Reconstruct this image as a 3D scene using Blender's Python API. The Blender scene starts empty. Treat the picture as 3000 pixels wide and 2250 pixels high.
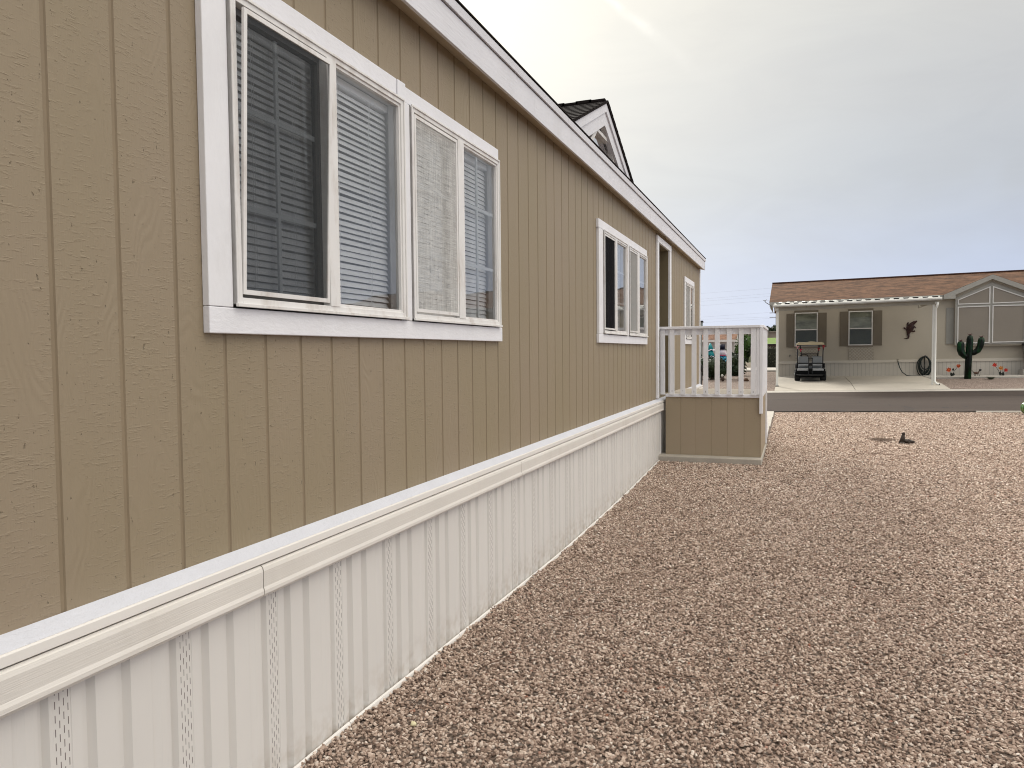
import bpy, bmesh, math, random
from mathutils import Vector, Matrix, noise as mnoise
random.seed(11)
R = math.radians
scene = bpy.context.scene
COL = scene.collection
R3 = random.Random(5)

# ------------------------------------------------------------------ helpers
def lerp_tab(tab, v):
    if v <= tab[0][0]: return tab[0][1]
    for (a, p), (b, q) in zip(tab, tab[1:]):
        if v <= b: return p + (q - p) * (v - a) / (b - a)
    return tab[-1][1]

G_BASE = [(-30, .08), (1.5, .092), (2.5, .092), (3.2, .077), (4.4, .055), (5.6, .032), (7, .042), (8.4, .068), (10.2, .125),
          (13, .15), (18.5, .165), (25, .265), (27, .42), (31, .57), (37, .60), (45, .65), (80, .80), (95, .85), (200, .9)]
G_SLOPE = [(12, 0), (18.5, .02), (25, .02), (31, .012), (45, .004), (60, 0)]
def zg(x, y):
    return lerp_tab(G_BASE, y) + lerp_tab(G_SLOPE, y) * (min(max(x, -14), 24) - 1.3)

class MB:
    def __init__(s): s.v = []; s.f = []; s.smooth = set()
    def add(s, vs, fs, smooth=False):
        b = len(s.v); s.v += [tuple(v) for v in vs]
        for f in fs:
            if smooth: s.smooth.add(len(s.f))
            s.f.append(tuple(b + i for i in f))
        return s
    def quad(s, a, b, c, d): return s.add([a, b, c, d], [(0, 1, 2, 3)])
    def box(s, x0, x1, y0, y1, z0, z1):
        return s.add([(x0,y0,z0),(x1,y0,z0),(x1,y1,z0),(x0,y1,z0),(x0,y0,z1),(x1,y0,z1),(x1,y1,z1),(x0,y1,z1)],
              [(0,3,2,1),(4,5,6,7),(0,1,5,4),(1,2,6,5),(2,3,7,6),(3,0,4,7)])
    def sbox(s, x0, x1, y0, y1, z0, z1, fn):       # box sheared vertically by fn(x)
        vs = [(x0,y0,z0),(x1,y0,z0),(x1,y1,z0),(x0,y1,z0),(x0,y0,z1),(x1,y0,z1),(x1,y1,z1),(x0,y1,z1)]
        return s.add([(x, y, z + fn(x)) for x, y, z in vs], [(0,3,2,1),(4,5,6,7),(0,1,5,4),(1,2,6,5),(2,3,7,6),(3,0,4,7)])
    def obox(s, c, size, M):                        # oriented box
        sx, sy, sz = [k / 2 for k in size]
        vs = [Vector(c) + M @ Vector((a*sx, b*sy, d*sz)) for a, b, d in
              [(-1,-1,-1),(1,-1,-1),(1,1,-1),(-1,1,-1),(-1,-1,1),(1,-1,1),(1,1,1),(-1,1,1)]]
        return s.add(vs, [(0,3,2,1),(4,5,6,7),(0,1,5,4),(1,2,6,5),(2,3,7,6),(3,0,4,7)])
    def prism(s, poly, axis, a, b, fn=None):        # 2d polygon extruded along an axis
        n = len(poly); vs = []
        for t in (a, b):
            for p, q in poly:
                v = {'x': (t, p, q), 'y': (p, t, q), 'z': (p, q, t)}[axis]
                if fn: v = (v[0], v[1], v[2] + fn(v[0]))
                vs.append(v)
        return s.add(vs, [tuple(range(n))[::-1], tuple(range(n, 2*n))] + [(i, (i+1) % n, n + (i+1) % n, n + i) for i in range(n)])
    def tube(s, pts, r, n=8, cap=True, closed=False):
        pts = [Vector(p) for p in pts]; rings = []; up0 = None
        for i, p in enumerate(pts):
            rr = r[i] if isinstance(r, (list, tuple)) else r
            if closed: t = pts[(i+1) % len(pts)] - pts[i-1]
            else: t = pts[min(i+1, len(pts)-1)] - pts[max(i-1, 0)]
            t.normalize()
            ref = up0 if up0 is not None else (Vector((0, 0, 1)) if abs(t.z) < .9 else Vector((1, 0, 0)))
            u = ref - t * ref.dot(t); u.normalize(); up0 = u; w = t.cross(u)
            rings.append([p + (u * math.cos(2*math.pi*k/n) + w * math.sin(2*math.pi*k/n)) * rr for k in range(n)])
        b = len(s.v); s.v += [tuple(v) for ring in rings for v in ring]
        m = len(rings)
        for i in range(m if closed else m - 1):
            j = (i + 1) % m
            for k in range(n):
                s.smooth.add(len(s.f)); s.f.append((b+i*n+k, b+i*n+(k+1) % n, b+j*n+(k+1) % n, b+j*n+k))
        if cap and not closed:
            s.f.append(tuple(b + k for k in range(n))[::-1]); s.f.append(tuple(b + (m-1)*n + k for k in range(n)))
        return s
    def ball(s, c, r, n=12, m=8, fn=None):
        if not isinstance(r, (list, tuple)): r = (r, r, r)
        vs = []
        for i in range(m + 1):
            th = math.pi * i / m
            for k in range(n):
                ph = 2*math.pi*k/n; q = fn(th, ph) if fn else 1
                vs.append((c[0]+r[0]*q*math.sin(th)*math.cos(ph), c[1]+r[1]*q*math.sin(th)*math.sin(ph), c[2]+r[2]*q*math.cos(th)))
        fs = [(i*n+k, (i+1)*n+k, (i+1)*n+(k+1) % n, i*n+(k+1) % n) for i in range(m) for k in range(n)]
        return s.add(vs, fs, True)
    def build(s, name, m, parent=None, local=False, bevel=0, also=None):
        nf = len(s.f)
        if also: s.add(also[0].v, also[0].f)
        me = bpy.data.meshes.new(name); me.from_pydata(s.v, [], s.f)
        for p in me.polygons:
            if p.index in s.smooth: p.use_smooth = True
        me.update(); me.materials.append(m)
        if also:
            me.materials.append(also[1])
            for p in me.polygons:
                if p.index >= nf: p.material_index = 1
        o = bpy.data.objects.new(name, me); COL.objects.link(o)
        if parent is not None:
            o.parent = parent
            if parent.type == 'EMPTY' and not local: o.location = -Vector(parent.location)
        if bevel:
            b = o.modifiers.new('bevel', 'BEVEL'); b.width = bevel; b.segments = 2; b.limit_method = 'ANGLE'; b.angle_limit = R(40)
            b.use_clamp_overlap = True
        return o

def tag(o, label=None, cat=None, group=None, kind=None):
    if label: o['label'] = label
    if cat: o['category'] = cat
    if group: o['group'] = group
    if kind: o['kind'] = kind
    return o
def thing(name, loc, label, cat, group=None, rz=0):
    o = bpy.data.objects.new(name, None); COL.objects.link(o); o.location = loc; o.rotation_euler = (0, 0, rz)
    o.empty_display_size = .1
    return tag(o, label, cat, group)
def copy_tree(o, parent=None):
    c = o.copy(); COL.objects.link(c)
    if parent is not None: c.parent = parent
    for ch in list(o.children): copy_tree(ch, c)
    return c

# ------------------------------------------------------------------ materials
class NT:
    def __init__(s, tree): s.t = tree
    def n(s, typ, ins=None, **props):
        nd = s.t.nodes.new(typ)
        for k, v in props.items(): setattr(nd, k, v)
        for k, v in (ins or {}).items(): s.set(nd, k, v)
        return nd
    def set(s, nd, k, v):
        sock = nd.inputs[k]
        if isinstance(v, bpy.types.NodeSocket): s.t.links.new(v, sock)
        elif isinstance(v, bpy.types.Node): s.t.links.new(v.outputs[0], sock)
        else: sock.default_value = v
    def m(s, op, a, b=None, c=None):
        nd = s.t.nodes.new('ShaderNodeMath'); nd.operation = op
        for i, v in enumerate((a, b, c)):
            if v is not None: s.set(nd, i, v)
        return nd.outputs[0]
    def mix(s, f, a, b, blend='MIX'):
        nd = s.t.nodes.new('ShaderNodeMix'); nd.data_type = 'RGBA'; nd.blend_type = blend
        s.set(nd, 0, f); s.set(nd, 6, a); s.set(nd, 7, b)
        return nd.outputs[2]
    def ramp(s, f, stops, interp='LINEAR'):
        nd = s.t.nodes.new('ShaderNodeValToRGB'); cr = nd.color_ramp; cr.interpolation = interp
        while len(cr.elements) < len(stops): cr.elements.new(.5)
        for e, (p, c) in zip(cr.elements, stops):
            e.position = p; e.color = c if len(c) == 4 else (*c, 1)
        s.set(nd, 0, f); return nd.outputs[0]
    def noise(s, vec, scale, detail=4, rough=.55, dist=0.0):
        nd = s.n('ShaderNodeTexNoise', {'Vector': vec, 'Scale': scale, 'Detail': detail, 'Roughness': rough, 'Distortion': dist}); return nd.outputs[0]
    def mapping(s, vec, scale=(1, 1, 1), loc=(0, 0, 0)):
        return s.n('ShaderNodeMapping', {'Vector': vec, 'Scale': scale, 'Location': loc}).outputs[0]

def C4(c): return (*c, 1) if len(c) == 3 else c
def mul(c, k): return tuple(min(1, x * k) for x in c[:3])
MATS = {}
def new_mat(name):
    m = bpy.data.materials.new(name); m.use_nodes = True; t = m.node_tree; t.nodes.clear()
    nt = NT(t); out = nt.n('ShaderNodeOutputMaterial'); b = nt.n('ShaderNodeBsdfPrincipled')
    t.links.new(b.outputs[0], out.inputs[0]); tc = nt.n('ShaderNodeTexCoord').outputs['Object']
    return m, nt, b, tc, out
def M(name, col, rough=.6, var=.12, scale=3, stretch=(1, 1, 1), bump=0, bscale=60, bstretch=None, metal=0, spec=.35, fine=.0, dirt=None, coat=0):
    if name in MATS: return MATS[name]
    m, nt, b, tc, out = new_mat(name)
    v = nt.mapping(tc, stretch)
    n1 = nt.noise(v, scale, 5, .6)
    c = nt.mix(nt.m('MULTIPLY_ADD', n1, 1.8, -.4), C4(mul(col, 1 - var)), C4(mul(col, 1 + var)))
    if fine:
        n3 = nt.noise(v, scale * 22, 3, .6)
        c = nt.mix(nt.m('MULTIPLY', n3, fine), c, C4(mul(col, .45)))
    if dirt:
        n4 = nt.noise(nt.mapping(tc, (1, 1, .35)), dirt[1], 6, .65)
        f = nt.m('MULTIPLY', nt.m('SUBTRACT', n4, .5), dirt[2] * 4); f = nt.m('MINIMUM', nt.m('MAXIMUM', f, 0), dirt[2])
        c = nt.mix(f, c, C4(dirt[0]))
    nt.set(b, 'Base Color', c); nt.set(b, 'Roughness', nt.m('MULTIPLY_ADD', n1, .16, rough - .08)); nt.set(b, 'Metallic', metal)
    nt.set(b, 'Specular IOR Level', spec)
    if coat: nt.set(b, 'Coat Weight', coat); nt.set(b, 'Coat Roughness', .12)
    if bump:
        n2 = nt.noise(nt.mapping(tc, bstretch or stretch), bscale, 4, .6)
        bp = nt.n('ShaderNodeBump', {'Height': n2, 'Strength': min(1, bump), 'Distance': .004}); nt.set(b, 'Normal', bp.outputs[0])
    MATS[name] = m; return m

WHITE = M('white_paint', (.79, .79, .82), .55, .05, 4, bump=.45, bscale=70, bstretch=(1, .35, 1), dirt=((.45, .42, .38), 5, .14))
WHITE_BOARD = M('white_fascia_paint', (.70, .70, .735), .55, .05, 3, bump=.5, bscale=55, bstretch=(1, .12, 1), dirt=((.48, .46, .43), 3, .2))
WHITE_V = M('white_vertical_paint', (.79, .79, .81), .55, .05, 4, bump=.4, bscale=70, bstretch=(1, 1, .3), dirt=((.4, .38, .34), 6, .16))
ALU = M('white_aluminium', (.75, .735, .715), .4, .05, 5, dirt=((.33, .25, .18), 9, .5), spec=.5)
VINYL_CAP = M('vinyl_cap', (.70, .665, .615), .5, .05, 2.5, bump=.25, bscale=90, bstretch=(1, .05, 3), dirt=((.5, .45, .38), 3, .25))
VINYL_LIP = M('vinyl_lip', (.74, .71, .67), .45, .04, 3)
LEDGE = M('ledge_paint', (.60, .61, .66), .6, .05, 6, bump=.8, bscale=75, bstretch=(1, .5, 1))
CONCRETE = M('concrete', (.46, .43, .38), .85, .14, 1.5, fine=.35, bump=.3, bscale=120, dirt=((.25, .22, .19), 1.1, .35))
SLABM = M('slab_concrete', (.46, .42, .36), .85, .14, 3, fine=.4, bump=.3, bscale=120, dirt=((.2, .18, .16), 3, .4))
DARK = M('dark_void_shade', (.01, .01, .01), .9, .1)
SOFFIT = M('soffit_tan', (.45, .37, .265), .7, .08, 3)
SHINGLE_DARK = M('dark_shingle', (.022, .017, .016), .95, .45, 9, fine=.5, spec=.1)
BLIND = M('blind_slat', (.96, .965, .975), .4, .04, 3, spec=.4)
MUNTIN = M('muntin_white', (.72, .74, .75), .45, .05)
ROOM = M('room_wall', (.72, .71, .68), .8, .15, 1)
DECKBOARD = M('deck_board', (.46, .41, .34), .7, .15, 2, stretch=(1, 12, 12), dirt=((.3, .26, .2), 4, .3))
BLACK = M('black_plastic', (.012, .012, .013), .5, .3, 6)
RUBBER = M('tyre_rubber', (.015, .015, .015), .8, .3)
STEEL = M('black_steel', (.018, .018, .02), .4, .2, spec=.5)

def siding_mat(name, colA, colB, grain=1.0, y0=1.35, pitch=.2025, axis=1):
    m, nt, b, tc, out = new_mat(name)
    sep = nt.n('ShaderNodeSeparateXYZ', {0: tc}); u = sep.outputs[axis]; z = sep.outputs[2]
    idx = nt.m('FLOOR', nt.m('DIVIDE', nt.m('SUBTRACT', u, y0), pitch))
    rnd = nt.n('ShaderNodeTexWhiteNoise', {'W': idx}, noise_dimensions='1D').outputs[0]
    vec = nt.n('ShaderNodeCombineXYZ', {0: nt.m('MULTIPLY', idx, 13.7), 1: u, 2: nt.m('ADD', z, nt.m('MULTIPLY', rnd, 7.0))}).outputs[0]
    # long fibres, cathedral figure, and small nicks pressed into the hardboard
    fib = nt.noise(nt.mapping(vec, (1, 70, 2.5)), 2.2, 4, .65)
    warp = nt.noise(nt.mapping(vec, (1, 2.2, .7)), 2.0, 2, .5)
    ring = nt.m('SINE', nt.m('MULTIPLY', nt.m('ADD', nt.m('MULTIPLY', warp, 2.6), nt.m('MULTIPLY', u, 3.0)), 55))
    mask = nt.m('MINIMUM', nt.m('MAXIMUM', nt.m('MULTIPLY_ADD', nt.noise(nt.mapping(vec, (1, 3.5, 1.3)), 2.4, 2), 5, -2.35), 0), 1)
    chk = nt.noise(nt.mapping(vec, (1, 9, 42)), 2.6, 3, .7)
    chk = nt.m('MINIMUM', nt.m('MAXIMUM', nt.m('MULTIPLY_ADD', chk, 6, -3.2), 0), 1)
    nick = nt.noise(nt.mapping(vec, (1, 26, 14)), 3.1, 2, .6)
    nick = nt.m('MINIMUM', nt.m('MAXIMUM', nt.m('MULTIPLY_ADD', nick, -14, 4.3), 0), 1)
    h = nt.m('ADD', nt.m('MULTIPLY', fib, .35), nt.m('MULTIPLY', nt.m('MULTIPLY', ring, mask), .22))
    h = nt.m('ADD', h, nt.m('MULTIPLY', nt.m('MULTIPLY', chk, nt.m('SUBTRACT', 1, mask)), .45))
    h = nt.m('SUBTRACT', h, nt.m('MULTIPLY', nick, .9))
    bp = nt.n('ShaderNodeBump', {'Height': h, 'Strength': .95 * grain, 'Distance': .0022}); nt.set(b, 'Normal', bp.outputs[0])
    big = nt.noise(nt.mapping(tc, (1, 1, .6)), 1.3, 3, .5)
    c = nt.mix(nt.m('MINIMUM', nt.m('MAXIMUM', nt.m('MULTIPLY_ADD', big, 2.4, -.7), 0), 1), C4(colA), C4(colB))
    c = nt.mix(nt.m('MULTIPLY', rnd, .10), c, C4(mul(colA, .82)))
    c = nt.mix(nt.m('MULTIPLY', nick, .55), c, C4(mul(colA, .5)))
    nt.set(b, 'Base Color', c); nt.set(b, 'Roughness', .52); nt.set(b, 'Specular IOR Level', .3)
    return m
SIDING = siding_mat('tan_siding', (.282, .229, .147), (.297, .237, .167))
SIDING_DECK = siding_mat('tan_deck_panel', (.335, .273, .185), (.348, .281, .203), .8, y0=.112, pitch=.2085, axis=0)
GROOVE = M('siding_groove', (.252, .196, .128), .6, .1)  # siding tan darkened to paint in the shade inside the grooves
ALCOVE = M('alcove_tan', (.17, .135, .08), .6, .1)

def skirt_mat():
    m, nt, b, tc, out = new_mat('vinyl_skirting')
    sep = nt.n('ShaderNodeSeparateXYZ', {0: tc}); y = sep.outputs[1]; z = sep.outputs[2]
    p = nt.m('SUBTRACT', nt.m('FLOORED_MODULO', nt.m('ADD', y, -1.315 + .20475), .4095), .20475)
    col = nt.m('FLOOR', nt.m('DIVIDE', nt.m('ADD', p, .024), .012))
    inband = nt.m('LESS_THAN', nt.m('ABSOLUTE', p), .024)
    fu = nt.m('ABSOLUTE', nt.m('SUBTRACT', nt.m('FLOORED_MODULO', nt.m('ADD', p, .024), .012), .006))
    su = nt.m('LESS_THAN', fu, .0012)
    zz = nt.m('FLOORED_MODULO', nt.m('ADD', z, nt.m('MULTIPLY', col, .018)), .036)
    sv = nt.m('LESS_THAN', zz, .020)
    hole = nt.m('MULTIPLY', inband, nt.m('MULTIPLY', su, sv))
    n1 = nt.noise(nt.mapping(tc, (1, 1, .5)), 2.5, 4)
    c = nt.mix(n1, C4((.645, .62, .588)), C4((.715, .69, .655)))
    low = nt.m('MULTIPLY', nt.m('MINIMUM', nt.m('MAXIMUM', nt.m('MULTIPLY_ADD', z, -4.5, 1.25), 0), 1), nt.m('MINIMUM', nt.m('MAXIMUM', nt.m('MULTIPLY_ADD', nt.noise(tc, 22, 4), 4.0, -1.6), 0), 1))
    c = nt.mix(nt.m('MULTIPLY', low, .6), c, C4((.42, .35, .28)))
    c = nt.mix(hole, c, C4((.16, .135, .135)))
    nt.set(b, 'Base Color', c); nt.set(b, 'Roughness', .45); nt.set(b, 'Specular IOR Level', .35)
    n2 = nt.noise(nt.mapping(tc, (1, 1, .15)), 160, 2)
    bp = nt.n('ShaderNodeBump', {'Height': nt.m('SUBTRACT', nt.m('MULTIPLY', n2, .25), hole), 'Strength': .4, 'Distance': .002}); nt.set(b, 'Normal', bp.outputs[0])
    return m
SKIRT = skirt_mat()

def glass_mat(name, tint=(.9, .95, .94), gain=1.9):
    m, nt, b, tc, out = new_mat(name); nt.t.nodes.remove(b)
    wob = nt.noise(nt.mapping(tc, (1, 1, 1)), 2.2, 1)
    bp = nt.n('ShaderNodeBump', {'Height': wob, 'Strength': .05, 'Distance': .05}).outputs[0]
    fr = nt.n('ShaderNodeFresnel', {'IOR': 1.5}).outputs[0]
    f = nt.m('MINIMUM', nt.m('MULTIPLY', fr, gain), 1.0)
    tr = nt.n('ShaderNodeBsdfTransparent', {'Color': C4(tint)}).outputs[0]
    gl = nt.n('ShaderNodeBsdfGlossy', {'Roughness': .004, 'Normal': bp}).outputs[0]
    mx = nt.n('ShaderNodeMixShader', {0: f, 1: tr, 2: gl}); nt.set(out, 0, mx.outputs[0]); return m
GLASS = glass_mat('window_glass', (.99, 1, .995), 1.75)
def screen_mat(name, col, alpha, moire=0):
    m, nt, b, tc, out = new_mat(name); nt.t.nodes.remove(b)
    n = nt.noise(nt.mapping(tc, (1, 3, 60)), 3, 4, .7); n2 = nt.noise(nt.mapping(tc, (1, 90, 2)), 3, 3, .7)
    k = nt.m('MULTIPLY_ADD', nt.m('ADD', n, n2), moire, alpha - moire)
    k = nt.m('MINIMUM', nt.m('MAXIMUM', k, 0), 1)
    df = nt.n('ShaderNodeBsdfDiffuse', {'Color': C4(col)}).outputs[0]; tr = nt.n('ShaderNodeBsdfTransparent').outputs[0]
    nt.set(out, 0, nt.n('ShaderNodeMixShader', {0: k, 1: tr, 2: df}).outputs[0]); return m
SCR_DARK = screen_mat('insect_screen_dark', (.055, .06, .063), .50, .10)
SCR_LIGHT = screen_mat('insect_screen_pale', (.74, .735, .71), .46, .9)
SCR_BLACK = screen_mat('insect_screen_black', (.018, .018, .02), .88, .06)
SCR_GREY = screen_mat('insect_screen_grey', (.40, .395, .38), .66, .15)

# ------------------------------------------------------------------ camera
F_PX = 2160.0
CAM_P = Vector((1.77, 0, 1.65)); yaw, pitch, roll = R(20.9), R(2.44), R(.55)
fw = Vector((-math.sin(yaw)*math.cos(pitch), math.cos(yaw)*math.cos(pitch), -math.sin(pitch)))
rt = Vector((math.cos(yaw), math.sin(yaw), 0)); up = rt.cross(fw)
r2 = rt*math.cos(roll) - up*math.sin(roll); u2 = up*math.cos(roll) + rt*math.sin(roll)
cd = bpy.data.cameras.new('camera'); cam = bpy.data.objects.new('camera', cd); COL.objects.link(cam)
cam.matrix_world = Matrix(((r2.x, u2.x, -fw.x, CAM_P.x), (r2.y, u2.y, -fw.y, CAM_P.y), (r2.z, u2.z, -fw.z, CAM_P.z), (0, 0, 0, 1)))
cd.sensor_fit = 'HORIZONTAL'; cd.sensor_width = 36; cd.lens = 36 * F_PX / 3000; cd.clip_start = .05; cd.clip_end = 3000
scene.camera = cam

# ------------------------------------------------------------------ sky, sun
SUN = Vector((-.428, .755, .497)).normalized()
sun_el = math.asin(SUN.z); sun_az = math.atan2(SUN.x, SUN.y)
w = bpy.data.worlds.new('World'); scene.world = w; w.use_nodes = True; w.node_tree.nodes.clear()
nt = NT(w.node_tree)
wo = nt.n('ShaderNodeOutputWorld'); bg = nt.n('ShaderNodeBackground'); w.node_tree.links.new(bg.outputs[0], wo.inputs[0])
sky = nt.n('ShaderNodeTexSky'); sky.sky_type = 'NISHITA'; sky.sun_disc = False; sky.sun_elevation = sun_el; sky.sun_rotation = sun_az
sky.dust_density = 2.0
D = nt.n('ShaderNodeTexCoord').outputs['Generated']
dz = nt.n('ShaderNodeSeparateXYZ', {0: D}).outputs[2]
def vdot(v):
    nd = nt.n('ShaderNodeVectorMath', {0: D, 1: tuple(v)}, operation='DOT_PRODUCT'); return nd.outputs['Value']
soft = nt.noise(nt.mapping(D, (1, 1, 2.6)), 2.2, 4, .55, .6)
wisp = nt.noise(nt.mapping(D, (2.0, 2.0, 7)), 2.6, 5, .62, 1.0)
el = nt.m('ADD', dz, nt.m('MULTIPLY_ADD', soft, .16, -.08))
base = nt.ramp(el, [(0, (.50, .585, .80)), (.08, (.45, .52, .70)), (.20, (.42, .455, .525)), (.42, (.47, .475, .49)), (.60, (.92, .93, .95)), (1, (1.75, 1.74, 1.74))])  # overhead end, out of view, raised to brighten the ground
cs = nt.m('MAXIMUM', vdot(SUN), 0)
g1 = nt.m('MULTIPLY', nt.m('POWER', cs, 5.0), .47); g2 = nt.m('MULTIPLY', nt.m('POWER', cs, 36), .17); g3 = nt.m('MULTIPLY', nt.m('POWER', cs, 300), .8)
glow = nt.m('ADD', nt.m('MULTIPLY', g1, nt.m('MULTIPLY_ADD', soft, .8, .6)), nt.m('ADD', g2, g3))
gcol = nt.n('ShaderNodeVectorMath', {0: (1.0, .935, .70)}, operation='SCALE'); nt.set(gcol, 'Scale', glow)
c = nt.mix(1.0, base, gcol.outputs[0], 'ADD')
c = nt.mix(nt.m('MULTIPLY_ADD', wisp, .9, -.2), c, nt.mix(1.0, c, (1.16, 1.155, 1.12, 1), 'MULTIPLY'))
c = nt.mix(nt.m('MINIMUM', nt.m('MAXIMUM', nt.m('MULTIPLY_ADD', soft, 3.0, -1.2), 0), .75), c, nt.mix(1.0, c, (.88, .885, .91, 1), 'MULTIPLY'))
d1 = Vector((-.21, .883, .42)).normalized(); d2 = Vector((-.062, .951, .302)).normalized(); nn = d1.cross(d2).normalized(); tt = (d2 - d1).normalized()
along = nt.m('SUBTRACT', vdot(tt), d1.dot(tt))
off = nt.m('ADD', vdot(nn), nt.m('MULTIPLY_ADD', nt.noise(D, 14, 3), .012, -.006))
wid = nt.m('MULTIPLY_ADD', nt.m('MAXIMUM', along, -.05), .045, .0034)
st = nt.m('EXPONENT', nt.m('MULTIPLY', nt.m('POWER', nt.m('DIVIDE', off, wid), 2), -1))
fade = nt.ramp(nt.m('MULTIPLY_ADD', along, 2.5, .5), [(0, (0, 0, 0)), (.2, (1, 1, 1)), (.60, (.9, .9, .9)), (.70, (.30, .30, .30)), (.95, (0, 0, 0))])
st = nt.m('MULTIPLY', nt.m('MULTIPLY', st, fade), nt.m('MAXIMUM', nt.m('MULTIPLY_ADD', nt.noise(D, 26, 4), 3.0, -.75), .1))
tcol = nt.n('ShaderNodeVectorMath', {0: (.17, .165, .15)}, operation='SCALE'); nt.set(tcol, 'Scale', st)
c = nt.mix(1.0, c, tcol.outputs[0], 'ADD')
# unseen side of the sky brightened and warmed to light the near wall
side = nt.m('MAXIMUM', vdot(Vector((.95, -.16, .30)).normalized()), 0)
lift = nt.m('MULTIPLY_ADD', nt.m('MULTIPLY', side, side), 2.0, 1.0)
c = nt.mix(nt.m('MINIMUM', nt.m('MULTIPLY', side, 1.3), 1), c, nt.mix(1.0, c, (1.045, .985, .875, 1), 'MULTIPLY'))
lf = nt.n('ShaderNodeVectorMath', {0: c}, operation='SCALE'); back = nt.m('MAXIMUM', vdot(Vector((-.2, -.97, .05)).normalized()), 0)
lift = nt.m('MULTIPLY', lift, nt.m('MULTIPLY_ADD', back, -.22, 1.0))  # unseen sky behind the camera dimmed to cut the frontal fill
nt.set(lf, 'Scale', nt.m('MULTIPLY', lift, 10.0))
veil = nt.mix(.93, sky.outputs[0], lf.outputs[0])
nt.set(bg, 'Color', veil); nt.set(bg, 'Strength', .105)
sd = bpy.data.lights.new('sun', 'SUN'); sd.energy = 3.2; sd.angle = R(10); sd.color = (1, .95, .86)
so = bpy.data.objects.new('sun', sd); COL.objects.link(so); so.rotation_euler = SUN.to_track_quat('Z', 'Y').to_euler()

# ------------------------------------------------------------------ ground, road, concrete
def ground_mat():
    m, nt, b, tc, out = new_mat('gravel_ground')
    v = nt.n('ShaderNodeTexVoronoi', {'Vector': tc, 'Scale': 52.0, 'Randomness': 1.0})
    cell = nt.ramp(nt.n('ShaderNodeSeparateColor', {0: v.outputs['Color']}).outputs[0],
                   [(0, (.12, .085, .068)), (.3, (.235, .18, .15)), (.6, (.33, .265, .22)), (.85, (.44, .36, .31)), (1, (.60, .53, .47))])
    edge = nt.m('MINIMUM', nt.m('MAXIMUM', nt.m('MULTIPLY_ADD', v.outputs['Distance'], -2.4, 1.9), 0), 1)
    big = nt.noise(tc, .7, 4)
    c = nt.mix(nt.m('MULTIPLY_ADD', edge, -.75, .75), cell, C4((.05, .036, .028)))
    c = nt.mix(nt.m('MULTIPLY', big, .35), c, C4((.36, .27, .22)))
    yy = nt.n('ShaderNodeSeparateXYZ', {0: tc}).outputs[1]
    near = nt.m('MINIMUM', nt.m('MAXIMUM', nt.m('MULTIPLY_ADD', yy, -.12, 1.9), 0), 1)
    c = nt.mix(nt.m('MULTIPLY', near, .55), c, C4((.075, .055, .043)))  # nearer ground darkened: shade in the gaps between stones put into the colour
    nt.set(b, 'Base Color', c); nt.set(b, 'Roughness', .9); nt.set(b, 'Specular IOR Level', .15)
    bp = nt.n('ShaderNodeBump', {'Height': edge, 'Strength': .9, 'Distance': .012}); nt.set(b, 'Normal', bp.outputs[0])
    return m
def grid_sheet(xs, ys, zf):
    mb = MB(); vs = [(x, y, zf(x, y)) for y in ys for x in xs]; n = len(xs)
    return mb.add(vs, [(j*n+i, j*n+i+1, (j+1)*n+i+1, (j+1)*n+i) for j in range(len(ys)-1) for i in range(n-1)])
XS = [-900, -300, -100, -40, -14, -8, -4, -2, -1, 0, 1, 1.3, 2, 3, 4, 5, 6, 7, 8, 10, 12, 16, 20, 24, 40, 100, 300, 900]
YS = [-200, -60, -20, -5, -2, 0, 1.5, 2.5, 3.2, 3.8, 4.4, 5, 5.6, 6.3, 7, 7.7, 8.4, 9.3, 10.2, 11, 12, 13, 15, 17, 18.5, 20, 22, 25, 26, 27, 28, 29, 31, 34, 37, 41, 45, 60, 80, 95, 140, 200, 500, 1500]
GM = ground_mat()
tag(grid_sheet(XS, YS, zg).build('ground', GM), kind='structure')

def asphalt_mat():
    m, nt, b, tc, out = new_mat('asphalt')
    n1 = nt.noise(nt.mapping(tc, (.25, 1, 1)), 2.0, 5); n2 = nt.noise(tc, 60, 3)
    c = nt.mix(nt.m('MULTIPLY_ADD', n1, 1.6, -.3), C4((.038, .026, .020)), C4((.060, .043, .034)))
    c = nt.mix(nt.m('MULTIPLY', n2, .35), c, C4((.03, .024, .021)))
    cr = nt.n('ShaderNodeTexVoronoi', {'Vector': nt.n('ShaderNodeVectorMath', {0: nt.mapping(tc, (.35, .55, 1)), 1: nt.n('ShaderNodeTexNoise', {'Vector': tc, 'Scale': 1.4, 'Detail': 5.0}).outputs['Color']}, operation='ADD').outputs[0], 'Scale': .55}, feature='DISTANCE_TO_EDGE').outputs['Distance']
    c = nt.mix(nt.m('MULTIPLY', nt.m('LESS_THAN', cr, .008), .75), c, C4((.025, .021, .02)))
    nt.set(b, 'Base Color', c); nt.set(b, 'Roughness', .85); nt.set(b, 'Specular IOR Level', .2)
    bp = nt.n('ShaderNodeBump', {'Height': n2, 'Strength': .3, 'Distance': .006}); nt.set(b, 'Normal', bp.outputs[0])
    return m
RX = [-60, -14, -8, -4, -1, 1.3] + [1.3 + .22*i for i in range(1, 40)] + [12, 16, 20, 24, 60]
rd = MB(); ysr = [18.6, 20, 21.8, 23.5, 25.0]
rd.add([(x, y + (R3.uniform(-.07, .07) if y == 18.6 and 1.4 < x < 5.4 else 0), zg(x, y) + .02 + .04 * math.sin(math.pi*(y-18.6)/6.4)) for y in ysr for x in RX],
       [(j*len(RX)+i, j*len(RX)+i+1, (j+1)*len(RX)+i+1, (j+1)*len(RX)+i) for j in range(len(ysr)-1) for i in range(len(RX)-1)])
tag(rd.build('road', asphalt_mat()), kind='structure')
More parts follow.
